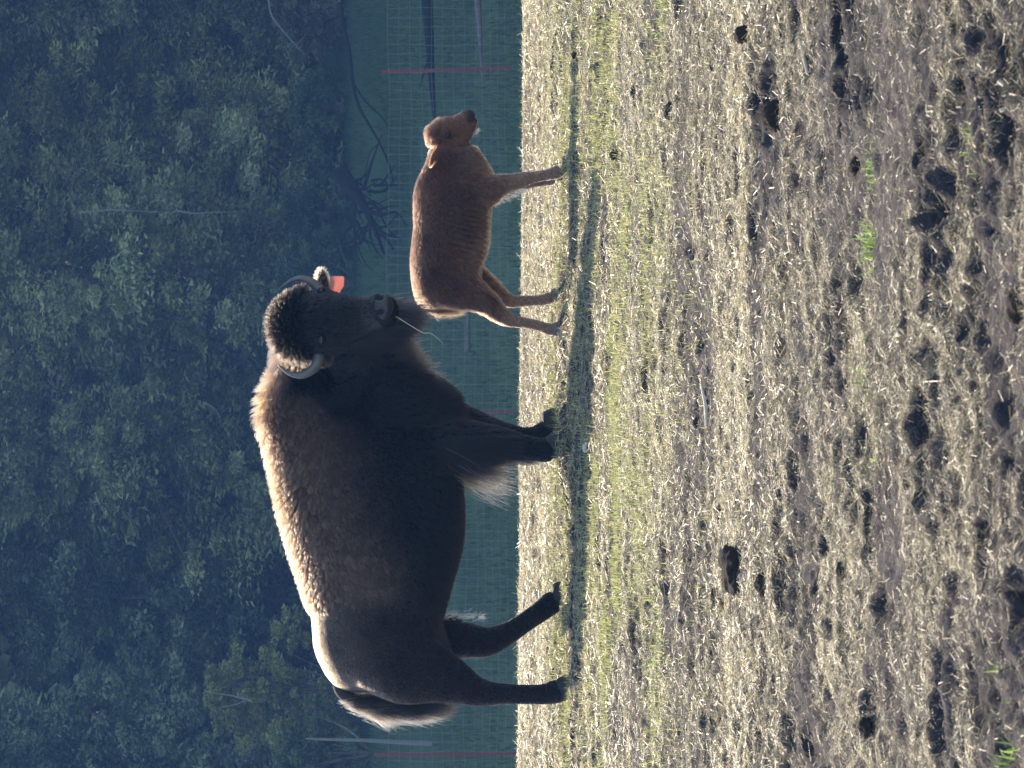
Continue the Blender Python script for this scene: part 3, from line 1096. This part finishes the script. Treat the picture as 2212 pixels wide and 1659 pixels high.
nose_pad(BIS, H, .575, .068, .055, (.045, .052), M['nose'])


def hoof(p, ln, wd, ht, ang, parent, mt):
    """cloven hoof: two tapering toes side by side, resting on the ground point p"""
    rot = Matrix.Rotation(ang, 3, 'Z')
    V, F = [], []
    for s in (-1, 1):
        rows = [(0, 1, 1, 0), (.25, .98, .97, .02), (.6, .9, .85, .06), (.9, .78, .78, .1), (1, .6, .6, .12)]
        st = []
        for (t, a, b_, back) in rows:
            c = Vector((-back * ln * .5, s * wd * .26, t * ht))
            st.append((Vector(p) + rot @ c, rot @ Vector((ln * .5 * a, 0, 0)), rot @ Vector((0, wd * .25 * b_, 0)), 0))
        v, f = ring_loft(st, 14)
        o = len(V); V += v; F += [tuple(i + o for i in q) for q in f]
    return link('hoof', nmesh('hoof', V, F), mt, parent)


for k, dx in (('near_hind', .03), ('far_hind', .035), ('near_front', .02), ('far_front', .03)):
    p = HP[k] + Vector((dx, 0, 0))
    p.z = HP[k].z - .002
    hoof(p, .125, .105, .065, R(-4), BIS, M['hoof'])

# tail: hangs behind the near thigh and ends in a wide brush
tp = [(225, 745, .03, .030), (190, 734, .01, .036), (166, 738, 0, .034), (152, 756, -.01, .028), (146, 790, -.02, .020), (142, 830, -.03, .016), (138, 875, -.04, .012), (133, 925, -.05, .006)]
tail = tapered('tail', [(*P(u, v, BD + dy), r) for u, v, dy, r in tp], simple('dark_tail_skin', (.03, .022, .018), .9, .2), BIS)
hanging('tail_hair', [P(143, 770, BD - .05), P(138, 800, BD - .06), P(136, 830, BD - .06), P(132, 865, BD - .07), P(128, 930, BD - .07)], .155, .014, 4800, (.008, .006, .005), tail, 21, (-.02, 0, 0), rad=.0013)
hanging('tail_hair', [P(150, 738, BD), P(132, 760, BD - .03), P(116, 800, BD - .06), P(110, 860, BD - .06), P(114, 915, BD - .06)], .13, .012, 2200, (.20, .15, .11), tail, 22, (-.10, 0, 0), rad=.0010)  # outer tail hairs coloured lighter for the sunlit fringe

# ------------------------------------------------------------ the calf
CALF = empty('bison_calf', P(1150, 1212, BD))
tag(CALF, 'small rust orange bison calf standing in profile, head to the picture top', 'bison calf')
CD = BD - .03


def calf_pieces():
    pc = [torso([
        (992, 925, 985, .04, 0, 0), (1000, 908, 1005, .085, 0, 0), (1020, 898, 1018, .125, 0, 0), (1050, 892, 1030, .14, .05, 0), (1090, 889, 1036, .148, .08, 0),
        (1130, 892, 1050, .165, .1, 0), (1170, 896, 1052, .165, .12, 0), (1210, 895, 1055, .15, .15, 0), (1245, 897, 1062, .14, .15, 0),
        (1275, 906, 1062, .125, .1, 0), (1300, 919, 1050, .105, .05, 0), (1325, 928, 1034, .09, .05, -.005), (1348, 934, 1018, .07, 0, -.015), (1362, 945, 1000, .04, 0, -.02)], CD, 34)]
    # head: from poll down to the nose, in profile
    hd = [(1345, 950, -.03, .060, .05), (1362, 952, -.03, .073, .073), (1378, 966, -.035, .070, .066), (1386, 984, -.04, .058, .052), (1397, 998, -.045, .045, .040),
          (1408, 1011, -.048, .036, .036), (1414, 1019, -.05, .026, .030), (1417, 1023, -.05, .012, .012)]
    pc.append(limb(hd, CD, 22))
    pc.append(limb([(1352, 985, -.03, .045, .045), (1370, 1003, -.035, .042, .038), (1388, 1017, -.042, .030, .030), (1402, 1027, -.045, .019, .022)], CD, 12))   # jaw
    pc.append(blob(P(1370, 936, CD - .03), (.045, .055, .038)))          # woolly forehead
    for s in (-1, 1):
        pc.append(blob(P(1372, 964, CD - .035 + s * .055), (.022, .018, .018)))
    pc.append(limb([(1045, 912, -.04, .04, .03), (1037, 950, -.065, .085, .065), (1030, 1000, -.08, .095, .062), (1010, 1040, -.085, .062, .045), (987, 1072, -.09, .046, .034),
                    (968, 1100, -.09, .034, .026), (962, 1130, -.09, .027, .023), (956, 1160, -.09, .026, .022), (948, 1183, -.09, .030, .026), (947, 1194, -.09, .029, .026)], CD))
    pc.append(limb([(1055, 915, .04, .04, .03), (1060, 960, .065, .09, .065), (1056, 1010, .075, .085, .058), (1042, 1045, .075, .058, .042), (1020, 1078, .07, .044, .034),
                    (1008, 1106, .07, .033, .027), (1009, 1135, .07, .027, .023), (1010, 1165, .07, .026, .022), (1014, 1183, .065, .029, .026), (1018, 1193, .06, .028, .025)], CD))
    pc.append(limb([(1222, 915, -.03, .04, .03), (1225, 960, -.055, .085, .065), (1238, 1020, -.08, .085, .055), (1253, 1060, -.085, .062, .045), (1263, 1095, -.085, .044, .036), (1270, 1125, -.085, .040, .034),
                    (1276, 1150, -.085, .029, .025), (1281, 1180, -.085, .027, .024), (1286, 1200, -.085, .033, .028), (1292, 1210, -.085, .031, .027)], CD))
    pc.append(limb([(1222, 915, .03, .04, .03), (1225, 960, .055, .08, .065), (1236, 1020, .075, .078, .05), (1246, 1060, .075, .055, .04), (1258, 1100, .075, .038, .032), (1263, 1130, .07, .034, .03),
                    (1266, 1160, .07, .025, .022), (1270, 1183, .065, .030, .026), (1274, 1196, .06, .029, .025)], CD))
    return pc


cbody = fuse('body', calf_pieces(), .0075, 8)
# loose skin folds low on the flank
cv, ct_, cn = mesh_arrays(cbody)
cU, cV = UV(cv)
ph = (cU - 1140 + .0022 * (cV - 940) ** 2) / 11.5
am = np.exp(-((cU - 1150) / 62) ** 4 - ((cV - 1008) / 38) ** 4) * (cn[:, 1] < 0)
cv = cv + cn * (am * .0085 * np.sin(ph * 2 * np.pi + 2 * vnoise(cv[:, 0] * 12, cv[:, 2] * 12, s=3)))[:, None]
cbody.vertices.foreach_set('co', cv.astype(np.float32).ravel()); cbody.update()


def calf_color(p):
    U, V = UV(p)
    nz = fbm(p[:, 0] * 5, p[:, 1] * 5, p[:, 2] * 5, o=3, s=8)
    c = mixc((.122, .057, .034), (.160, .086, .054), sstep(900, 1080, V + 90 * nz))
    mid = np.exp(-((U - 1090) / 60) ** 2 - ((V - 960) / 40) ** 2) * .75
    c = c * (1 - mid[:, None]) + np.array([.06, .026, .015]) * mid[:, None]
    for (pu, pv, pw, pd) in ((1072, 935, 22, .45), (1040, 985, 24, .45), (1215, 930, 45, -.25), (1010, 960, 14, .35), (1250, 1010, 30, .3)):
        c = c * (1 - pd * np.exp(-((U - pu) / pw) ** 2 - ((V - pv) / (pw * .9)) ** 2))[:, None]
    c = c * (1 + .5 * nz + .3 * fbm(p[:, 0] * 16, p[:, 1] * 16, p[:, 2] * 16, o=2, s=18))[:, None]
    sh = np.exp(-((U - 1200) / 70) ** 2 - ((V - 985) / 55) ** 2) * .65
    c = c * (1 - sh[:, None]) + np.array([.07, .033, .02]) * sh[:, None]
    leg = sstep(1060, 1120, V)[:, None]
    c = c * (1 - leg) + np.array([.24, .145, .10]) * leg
    nk = (sstep(1290, 1320, U) * sstep(1365, 1340, U) * sstep(960, 1000, V))[:, None] * .6
    c = c * (1 - nk) + np.array([.08, .05, .04]) * nk
    fz = (sstep(1365, 1385, U) * sstep(960, 985, V))[:, None] * .5
    c = c * (1 - fz) + np.array([.16, .08, .055]) * fz
    mz = (sstep(1392, 1400, U) * sstep(1004, 1012, V))[:, None] * .9
    return c * (1 - mz) + np.array([.04, .028, .025]) * mz


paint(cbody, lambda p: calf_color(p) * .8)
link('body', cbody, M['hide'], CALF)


def calf_fur(p, n, U, V):
    k = len(p)
    L = np.full(k, .023); lift = np.full(k, .42); grav = np.full(k, .3); dens = np.ones(k); rad = np.full(k, .0008)
    flow = np.tile(np.array([-.8, 0, -.55]), (k, 1))
    leg = sstep(1070, 1110, V)
    L = L * (1 - leg) + .009 * leg
    lift = lift * (1 - leg) + .2 * leg
    thr = (U > 1285) & (U < 1375) & (V > 1010) & (V < 1066)
    L = np.where(thr, .030, L); lift = np.where(thr, .5, lift)
    bel = (n[:, 2] < -.4) & (V > 1000) & (V < 1075)
    fold = np.exp(-((U - 1150) / 62) ** 4 - ((V - 1008) / 38) ** 4)
    L = L * (1 - .6 * fold); lift = lift * (1 - .4 * fold)
    L = np.where(bel, .028, L); lift = np.where(bel, .55, lift)
    hd = U > 1345
    flow[hd] = np.array([-.5, 0, .6])
    fz = hd & (V > 955)
    L = np.where(fz, .008, L); lift = np.where(fz, .15, lift)
    dens = np.where((U > 1398) & (V > 1004), .15, dens)
    L = np.where((U > 1398) & (V > 1004), .004, L)
    dens = np.where(L < .012, dens * 1.6, dens)
    c = calf_color(p)
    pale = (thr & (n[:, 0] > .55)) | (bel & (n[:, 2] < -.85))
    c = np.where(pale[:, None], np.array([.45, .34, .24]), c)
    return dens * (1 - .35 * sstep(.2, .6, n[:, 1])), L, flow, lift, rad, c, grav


fur('fur', cbody, 120000, calf_fur, M['calf_fur'], CALF, 12, k=4, clump=.013, clumpk=.35, wave=.25)
hanging('leg_fringe', [P(1219, 1062, CD - .06), P(1228, 1085, CD - .07), P(1240, 1110, CD - .08), P(1252, 1130, CD - .085)], .028, .006, 260, (.55, .42, .28), CALF, 31, (-.6, 0, 0), .0008, 5, M['calf_fur'])
hanging('chin_tuft', [P(1366, 1022, CD - .04), P(1380, 1032, CD - .045)], .014, .007, 90, (.4, .3, .2), CALF, 32, (.1, 0, 0), .0006, 5, M['calf_fur'])
hanging('leg_fringe', [P(1006, 1010, CD - .03), P(1000, 1025, CD - .05), P(985, 1045, CD - .08)], .024, .007, 220, (.5, .36, .24), CALF, 33, (-.9, 0, 0), .0008, 5, M['calf_fur'])


def Hc(s, r, o):
    # calf muzzle frame: s down the face, r side, o out of the nose
    ax = Vector((.42, 0, -.9)).normalized(); out = Vector((.9, 0, .42)).normalized()
    return P(1411, 1007, CD - .047) + ax * s + Vector((0, 1, 0)) * r + out * o


nose_pad(CALF, Hc, .0, .032, .030, (.002, .026), M['calf_nose'])
eyes('eye', P(1367, 968, CD - .105), .014, CALF)
eyes('eye', P(1367, 968, CD + .035), .014, CALF)
r_ = P(1338, 946, CD - .085)
ear(r_, P(1300, 927, CD - .095), (.1, -1, -.6), .017, 'ear', CALF, (.10, .05, .03), (.18, .09, .05), M['calf_fur'], 5, 2200, .010)
r_ = P(1338, 944, CD + .03)
ear(r_, P(1312, 930, CD + .07), (.2, 1, -.2), .026, 'ear', CALF, (.10, .05, .03), (.5, .3, .18), M['calf_fur'], 6, 900, .014)
for k, dx in (('c_near_hind', .012), ('c_far_hind', .014), ('c_near_front', .02), ('c_far_front', .012)):
    p = HP[k] + Vector((dx - .01, 0, -.002))
    hoof(p, .072, .058, .042, R(-3), CALF, M['calf_hoof'])
ct = [(1018, 912, .0, .014), (1003, 912, 0, .015), (994, 922, -.01, .015), (988, 940, -.02, .014), (987, 965, -.02, .010), (990, 988, -.02, .005)]
ctail = tapered('tail', [(*P(u, v, CD + dy), r) for u, v, dy, r in ct], simple('calf_tail_skin', (.16, .07, .035), .9, .2), CALF)
hanging('tail_hair', [P(1000, 908, CD), P(989, 930, CD - .01), P(986, 955, CD - .02), P(988, 985, CD - .02)], .055, .010, 2600, (.34, .17, .09), ctail, 41, (-.12, 0, 0), .0008, 5, M['calf_fur'])

# straw stalk in the cow's mouth
mo = H(.60, -.02, .02)
s_ = spline([(*mo, .0022), (*P(942, 910, mo.y - .01), .002), (*P(940, 928, mo.y - .02), .0018), (*P(926, 948, mo.y - .02), .0014), (*P(914, 958, mo.y - .02), .0007)], 16)
V_, F_ = tube(s_[:, :3], s_[:, 3] * .9, 6)
tag(link('straw_stalk', nmesh('straw_stalk', V_, F_), M['stick']), 'pale straw stalk hanging from the mouth of the bison cow', 'straw')


# ------------------------------------------------------------ the fence: red steel posts and woven wire
FD = 55.0
def fence_post(U, vt, lean):
    top = P(U, vt, FD)
    base = Vector((P(U - lean, 1150, FD).x, FD, float(gz(P(U, 1150, FD).x, FD)[0]) - .02))
    ax = (top - base)
    bm = bmesh.new()
    # T section
    prof = [(-.025, -.004), (.025, -.004), (.025, .004), (.005, .004), (.005, .035), (-.005, .035), (-.005, .004), (-.025, .004)]
    a = [bm.verts.new(Vector((x, y, 0))) for x, y in prof]
    b_ = [bm.verts.new(ax + Vector((x, y, 0))) for x, y in prof]
    bm.faces.new(a[::-1]); bm.faces.new(b_)
    for i in range(8):
        bm.faces.new((a[i], a[(i + 1) % 8], b_[(i + 1) % 8], b_[i]))
    # studs along the face
    for i in range(28):
        c = ax * (.25 + .74 * i / 28)
        r = bmesh.ops.create_cube(bm, size=1)
        for v in r['verts']: v.co = Vector((v.co.x * .014, v.co.y * .012 - .009, v.co.z * .022)) + c
    me = bpy.data.meshes.new('post'); bm.to_mesh(me); bm.free()
    o = link('fence_post', me, M['post']); o.location = base
    return o


for (U, vt, ln, lab) in [(1504, 825, -8, 'red steel fence post standing clear near the top of the picture'),
                         (769, 835, 0, 'red steel fence post half hidden behind the bison front legs'),
                         (28, 808, -3, 'red steel fence post by the bottom edge of the picture behind the tail')]:
    tag(fence_post(U, vt, ln), lab, 'fence post', 'red posts of the wire fence')


def woven_wire():
    V, F = [], []
    x0, x1 = P(-420, 1000, FD).x, P(2080, 1000, FD).x
    zt = P(800, 838, FD).z
    g = np.random.default_rng(9)
    nx = 60
    def wz(x, k):
        return 0.02 * math.sin(x * 1.1 + k) + .012 * math.sin(x * 3.7 + 2.1 * k)
    hs = [zt - 0.178 * k for k in range(9)] + [zt - .178 * 8 - .12 * k for k in range(1, 7)]
    for k, z in enumerate(hs):
        pts = [(x0 + (x1 - x0) * i / nx, FD - .006, z + wz(x0 + (x1 - x0) * i / nx, k * .2)) for i in range(nx + 1)]
        v, f = tube(pts, [.0019 if 0 < k else .0026] * (nx + 1), 5)
        o = len(V); V += v; F += [tuple(i + o for i in q) for q in f]
    x = x0
    while x < x1:
        n_ = 9
        pts = []
        for i in range(n_):
            z = zt + (hs[-1] - zt) * i / (n_ - 1)
            pts.append((x + .012 * math.sin(x * 7 + i * 1.3), FD - .011, z + wz(x, 0) * (1 - i / n_)))
        v, f = tube(pts, [.0020] * n_, 5)
        o = len(V); V += v; F += [tuple(i + o for i in q) for q in f]
        x += .148
    tag(link('wire_mesh', nmesh('wire_mesh', V, F), M['wire']), 'tall woven wire fence mesh stretched between the red posts', 'wire fence')


woven_wire()


# ------------------------------------------------------------ dead wood behind the fence
def PP(l, d): return [tuple(P(u, v, d)) for u, v in l]


def branchy(name, label, cat, main, rad, subs, mt, group=None):
    """a trunk and side limbs as one thing: parts trunk and limb"""
    e = empty(name, Vector(main[0]))
    tag(e, label, cat, group)
    S = spline(main, 24)
    n = len(S)
    V, F = tube(S, [rad * (1 - .75 * i / (n - 1)) for i in range(n)], 8)
    link('trunk', nmesh('trunk', V, F), M[mt], e)
    for sb, r in subs:
        s2 = spline(sb, 12)
        V, F = tube(s2, [r * (1 - .8 * i / 11) for i in range(12)], 6)
        link('limb', nmesh('limb', V, F), M[mt], e)
    return e


def PP(l, d): return [tuple(P(u, v, d)) for u, v in l]


branchy('fallen_branch', 'long thin dark branch fallen down the grassy slope behind the fence', 'branch',
        PP([(1655, 735), (1600, 742), (1545, 755), (1480, 762), (1430, 775), (1385, 800), (1350, 820), (1300, 842), (1260, 850)], 72), .05,
        [(PP([(1480, 762), (1440, 790), (1400, 830), (1380, 838)], 71.8), .03), (PP([(1350, 820), (1330, 800), (1290, 790)], 72.1), .02)], 'dark_log')
branchy('fallen_branch', 'thick dark fallen branch leaning toward the fence above the calf back', 'branch',
        PP([(1290, 720), (1262, 745), (1235, 770), (1205, 790), (1185, 800), (1160, 822), (1120, 850)], 70), .12,
        [(PP([(1205, 790), (1195, 825), (1200, 855), (1170, 880)], 69.8), .06), (PP([(1235, 770), (1180, 765), (1120, 768), (1090, 780)], 70.1), .05),
         (PP([(1185, 800), (1150, 800), (1110, 815)], 69.9), .05)], 'dark_log')
tg = np.random.default_rng(77)
tl = []
for i in range(34):
    u0, v0 = 1130 + 150 * tg.random(), 735 + 90 * tg.random()
    du, dv_ = tg.normal(0, 45), 25 + 45 * tg.random()
    tl.append((PP([(u0, v0), (u0 + du * .5 + tg.normal(0, 8), v0 + dv_ * .5), (u0 + du, v0 + dv_)], 70.5 + tg.random()), .022 + .03 * tg.random()))
branchy('brush_pile', 'dark tangle of dead branches between the cow head and the calf back', 'brush pile', PP([(1300, 735), (1240, 775), (1190, 800), (1110, 830)], 71), .11, tl, 'dark_log')
branchy('leaning_snag', 'grey dead trunk leaning behind the fence near the bottom of the picture', 'dead tree',
        PP([(52, 950), (56, 860), (60, 780), (62, 700), (64, 660)], 66), .055, [(PP([(60, 780), (90, 740), (110, 690)], 66), .02)], 'pale_bark')
branchy('fallen_log', 'dark log lying in the grass behind the fence ahead of the calf', 'log',
        PP([(1680, 920), (1600, 926), (1520, 930), (1450, 935), (1400, 938)], 62), .11, [(PP([(1540, 928), (1500, 915), (1470, 908)], 61.8), .03)], 'dark_log')
branchy('fallen_log', 'brown broken log lying low in the grass under the dark log', 'log',
        PP([(1670, 1032), (1600, 1036), (1530, 1040), (1490, 1042)], 58.5), .06, [(PP([(1560, 1038), (1540, 1030), (1520, 1032)], 58.4), .015)], 'bark')
branchy('fallen_log', 'long brown log lying behind the fence under the belly of the bison', 'log',
        PP([(900, 1010), (980, 1012), (1080, 1018)], 58.5), .05, [(PP([(960, 1012), (940, 1004), (930, 1000)], 58.4), .012)], 'bark')


# ------------------------------------------------------------ the wood: conifers
def leaf_proto(n, g, size):
    """offsets, axes of a spray of needles around its own origin, pointing +x and drooping"""
    q = unit(g.normal(0, 1, (n, 3))) * (g.random(n) ** .45)[:, None]
    p = q * np.array([.60, .36, .27]) + np.array([.45, 0, 0])
    p = p + .10 * np.stack([vnoise(q[:, 0] * 3, q[:, 1] * 3, q[:, 2] * 3, s=k_) for k_ in (1, 2, 3)], 1)
    u = p[:, 0]
    d = unit(np.stack([.7 + 0 * u, np.sign(p[:, 1]) * .6 + g.normal(0, .3, n), g.normal(-.1, .35, n)], 1))
    up = unit(np.stack([.5 + g.normal(0, .5, n), 1.6 * p[:, 1] + g.normal(0, .5, n), .6 + 2.0 * p[:, 2] + g.normal(0, .4, n)], 1))
    up = unit(up - d * (up * d).sum(1, keepdims=True))
    return p, d, up, size * (.6 + .8 * g.random(n))


def tree(x, y, hgt, rad, tint, label, seed, zlow=-0.3, detail_top=9.5, cat='conifer', name='conifer_tree', sprays=230, leaf=.085):
    g = np.random.default_rng(seed)
    z0 = float(gz(x, y)[0])
    e = empty(name, (x, y, z0))
    tag(e, label, cat, 'trees of the wood behind the meadow')
    lean = g.normal(0, .01, 2)
    pts = [(x + lean[0] * h_ + .05 * math.sin(h_), y + lean[1] * h_, z0 - .2 + h_) for h_ in np.linspace(0, hgt, 14)]
    V, F = tube(pts, [max(.02, (hgt * .011) * (1 - .9 * i / 13)) for i in range(14)], 10)
    link('trunk', nmesh('trunk', V, F), M['bark'], e)
    protos = [leaf_proto(170, g, 1) for _ in range(4)]
    Vs, Fs, Cs, off = [], [], [], 0
    tint = np.array(tint)
    limbs_V, limbs_F = [], []
    # detailed sprays low down, coarse ones above the picture
    ns_hi = 240
    for i in range(sprays + ns_hi):
        fine = i < sprays
        h_ = zlow + (detail_top - zlow) * g.random() if fine else detail_top - 1 + (hgt - detail_top + 1) * g.random() ** 1.3
        prof = (1 - (h_ / hgt)) ** .75
        rmax = rad * (.35 + .65 * prof) if fine else rad * max(.12, prof) * 1.1
        a = g.random() * 2 * np.pi if not fine or g.random() < .35 else -np.pi / 2 + g.normal(0, 1.0)
        rr_ = rmax * (.45 + .55 * g.random() ** .6) * (.82 + .8 * vnoise(np.array([a * 1.6]), np.array([h_ * .75]), s=seed)[0])
        droop = .18 * rr_
        sc = (.55 + 1.05 * g.random() ** 1.6) if fine else 1.7 + 1.2 * g.random()
        c = np.array([x + math.cos(a) * (rr_ - sc * .5), y + math.sin(a) * (rr_ - sc * .5), z0 + h_ - droop])
        p, d, up, sz = protos[g.integers(4)]
        aa = a + g.normal(0, .35)
        Rm = np.array([[math.cos(aa), -math.sin(aa), 0], [math.sin(aa), math.cos(aa), 0], [0, 0, 1]])
        pw = (p * sc) @ Rm.T + c; dw = d @ Rm.T; uw = up @ Rm.T
        ll = sz * (leaf if fine else leaf * 4.2)
        tone = (.7 + .5 * g.random()) * (1 + .15 * g.normal()) * (1 + .55 * vnoise(c[:1] / 1.3, c[1:2] / 1.3, c[2:] / 1.1, s=55)[0])
        cc = tint * max(.4, tone) * (.7 + .6 * g.random(len(p)))[:, None]
        tipc = (p[:, 0] > .6)[:, None] * np.array([.02, .03, .0])
        V1, F1, C1 = ribbons(pw, dw, uw, ll, ll * (.42 if fine else .6), np.zeros(len(p)), np.clip(cc + tipc, .004, .5), 1, .5)
        Vs.append(V1); Fs.append(F1 + off); Cs.append(C1); off += len(V1)
        if fine and g.random() < .3 and rr_ > .6:
            q0 = (x, y, z0 + h_ + .25 * rr_)
            v, f = tube(spline([q0, tuple((np.array(q0) + c) / 2 + np.array([0, 0, .08])), tuple(c + np.array([math.cos(aa), math.sin(aa), -.1]) * sc * .6)], 6), [.028, .024, .02, .016, .011, .004], 5)
            o = len(limbs_V); limbs_V += v; limbs_F += [tuple(k + o for k in q_) for q_ in f]
    link('crown', fast_mesh('crown', np.concatenate(Vs), np.concatenate(Fs), np.concatenate(Cs)), M['leaf'], e)
    if limbs_V:
        link('branches', nmesh('branches', limbs_V, limbs_F), M['bark'], e)
    return e


T1, T2, T3, T4 = (.28, .30, .135), (.21, .25, .145), (.35, .36, .135), (.16, .125, .08)
front = [
    (-18.0, 84, T2, 'dark conifer at the far left end of the wood outside the picture'),
    (-13.5, 83, T1, 'green conifer left of the picture bottom edge'),
    (-9.0, 82, T2, 'blue green conifer above the bison rump by the picture bottom edge'),
    (-5.2, 84, T2, 'shadowed blue conifer behind the back of the bison'),
    (-1.2, 83, T1, 'conifer behind the hump of the bison'),
    (2.6, 83, T1, 'mossy green conifer above the head of the bison'),
    (6.2, 86, T3, 'yellow green conifer with pale bare twigs above the calf'),
    (10.2, 86, T1, 'broad green conifer at the top edge of the picture'),
    (13.6, 84, T2, 'conifer beyond the top edge of the picture')]
for i, (x, y, tn, lb) in enumerate(front):
    tree(x, y, 27 + 4 * math.sin(i * 2.3), 3.0 + .5 * math.sin(i * 1.7), tn, lb, 100 + i, sprays=620, leaf=.115)
second = [(-21, 92), (-16, 91), (-11.3, 90), (-7.2, 91), (-3.2, 90), (.8, 92), (4.4, 90), (7.9, 91), (11.6, 90), (16, 92)]
sl2 = ['second row conifer at the far left end', 'second row conifer left of the bison tail', 'second row conifer above the tail of the bison',
       'second row conifer above the loin of the bison', 'second row conifer left of the hump', 'second row conifer above the horns of the bison',
       'second row conifer between bison and calf', 'second row conifer above the calf back', 'second row conifer above the calf head', 'second row conifer past the top edge of the picture']
for i, ((x, y), lb) in enumerate(zip(second, sl2)):
    tree(x, y, 31 + 3 * math.sin(i * 1.9), 3.4, T2 if i % 2 else T1, lb, 200 + i, sprays=420, leaf=.15)


for i, x in enumerate(np.arange(-30, 24, 4.6)):  # added dense row behind the wood, unseen, keeps the sun off
    tree(float(x), 99 + 2.5 * math.sin(i * 2.1), 36 + 3 * math.sin(i), 4.2, T2, 'back row conifer number %s from the left end, added unseen to block the sun' % ['one', 'two', 'three', 'four', 'five', 'six', 'seven', 'eight', 'nine', 'ten', 'eleven', 'twelve'][i], 300 + i, sprays=260, leaf=.26)


def shrub(U, Vb, d, w, h_, tint, label, seed, n=60, leaf=.07):
    g = np.random.default_rng(seed)
    b0 = P(U, Vb, d)
    x, y = b0.x, d
    z0 = min(b0.z, float(gz(x, y)[0]) + .05)
    e = empty('shrub', (x, y, z0)); tag(e, label, 'shrub', 'shrubs at the edge of the wood')
    protos = [leaf_proto(150, g, 1) for _ in range(3)]
    Vs, Fs, Cs, off = [], [], [], 0
    sv, sf = [], []
    for i in range(n):
        t = g.random() ** .8
        a = g.random() * 2 * np.pi
        rr_ = w * (1 - .6 * t) * g.random() ** .5 * (.7 + .5 * math.sin(a * 3 + t * 5))
        c = np.array([x + math.cos(a) * rr_, y + math.sin(a) * rr_ * .7, z0 + t * h_])
        p, d_, up, sz = protos[g.integers(3)]
        sc = .28 + .3 * g.random()
        Rm = np.array([[math.cos(a), -math.sin(a), 0], [math.sin(a), math.cos(a), 0], [0, 0, 1]])
        ll = sz * leaf
        cc = np.array(tint) * (.6 + .8 * g.random()) * (.7 + .6 * g.random(len(p)))[:, None]
        pw = (p * sc) @ Rm.T + c
        V1, F1, C1 = ribbons(pw, d_ @ Rm.T, up @ Rm.T, ll, ll * .55, np.zeros(len(p)), cc, 1, .5)
        Vs.append(V1); Fs.append(F1 + off); Cs.append(C1); off += len(V1)
        if i % 5 == 0:
            v, f = tube(spline([(x, y, z0 - .1), tuple((np.array([x, y, z0]) + c) / 2 + .05), tuple(c)], 6), [.03, .026, .02, .015, .01, .005], 5)
            o = len(sv); sv += v; sf += [tuple(k + o for k in q_) for q_ in f]
    link('foliage', fast_mesh('foliage', np.concatenate(Vs), np.concatenate(Fs), np.concatenate(Cs)), M['leaf'], e)
    link('stem', nmesh('stem', sv, sf), M['bark'], e)


shrub(170, 760, 76, 1.9, 3.4, (.27, .28, .09), 'bright yellow green shrub above the rump of the bison', 1, 130)
shrub(30, 800, 75, 1.2, 2.0, (.14, .17, .07), 'low green shrub at the bottom edge of the picture by the grey trunk', 2, 60)
shrub(1180, 735, 79, 1.3, 1.4, (.09, .12, .06), 'dark shrub on the slope above the calf rump', 3, 80)
shrub(1050, 760, 78, 1.3, 1.7, (.10, .13, .06), 'shrub on the slope between the ear tag and the calf', 4, 70)
shrub(1420, 690, 80, 1.4, 1.2, (.12, .15, .06), 'shrub over the fallen branch above the calf head', 5, 80)
shrub(1630, 690, 80, 1.2, 1.6, (.15, .14, .08), 'brownish shrub at the top edge above the tall red post', 6, 80)

# pale bare twigs hanging in the conifers
for (pl, d, lab) in [
    ([(1200, 170), (1205, 240), (1203, 300), (1198, 390)], 78.5, 'long pale bare twig in the dark gap above the calf'),
    ([(1206, 690), (1203, 760), (1190, 800)], 78, 'pale bare twig low over the slope by the fallen branch'),
    ([(1196, 680), (1198, 760), (1196, 880)], 78, 'pale bare twig running down toward the calf back')][:1]:
    branchy('bare_twig', lab, 'twig', PP(pl, d), .022, [], 'pale_bark', 'pale bare twigs in front of the wood')
branchy('bare_twig', 'long pale forked twig across the conifer above the calf', 'twig', PP([(1204, 380), (1198, 420), (1200, 450), (1202, 520)], 78.5), .024,
        [(PP([(1200, 440), (1170, 430), (1150, 425)], 78.5), .012), (PP([(1201, 455), (1180, 470), (1145, 480)], 78.5), .012), (PP([(1200, 410), (1225, 400)], 78.5), .01)], 'pale_bark', 'pale bare twigs in front of the wood')
branchy('bare_twig', 'pale forked twig in the yellow green shrub above the rump', 'twig', PP([(145, 545), (152, 520), (158, 490), (165, 440)], 73.5), .03,
        [(PP([(147, 535), (135, 500), (128, 460)], 73.5), .02)], 'pale_bark', 'pale bare twigs in front of the wood')
branchy('bare_twig', 'pale curved twig at the top edge of the picture', 'twig', PP([(1659, 580), (1620, 590), (1560, 640), (1540, 660)], 76), .025,
        [(PP([(1560, 640), (1590, 665)], 76), .012)], 'pale_bark', 'pale bare twigs in front of the wood')
branchy('bare_twig', 'short pale twig in the dark behind the back of the bison', 'twig', PP([(790, 440), (775, 465), (745, 480)], 77), .018, [], 'pale_bark', 'pale bare twigs in front of the wood')

# ------------------------------------------------------------ blue haze added mostly in place of veiling lens flare
bm = bmesh.new()
bmesh.ops.create_cube(bm, size=1)
for v in bm.verts: v.co = Vector((v.co.x * 226, v.co.y * 204 + 75, v.co.z * 66 + 28.5))
me = bpy.data.meshes.new('haze'); bm.to_mesh(me); bm.free()
hz = bpy.data.materials.new('flare_blue_haze'); hz.use_nodes = True
nt = hz.node_tree
nt.nodes.remove(nt.nodes['Principled BSDF'])
pv = nt.nodes.new('ShaderNodeVolumePrincipled')
pv.inputs['Color'].default_value = (0.17, 0.38, 0.85, 1)
pv.inputs['Density'].default_value = 0.0013
pv.inputs['Anisotropy'].default_value = 0.0
nt.links.new(pv.outputs[0], nt.nodes['Material Output'].inputs['Volume'])
tag(link('haze', me, hz), 'thin blue haze added to the air, mostly in place of veiling lens flare', 'haze', kind='stuff')
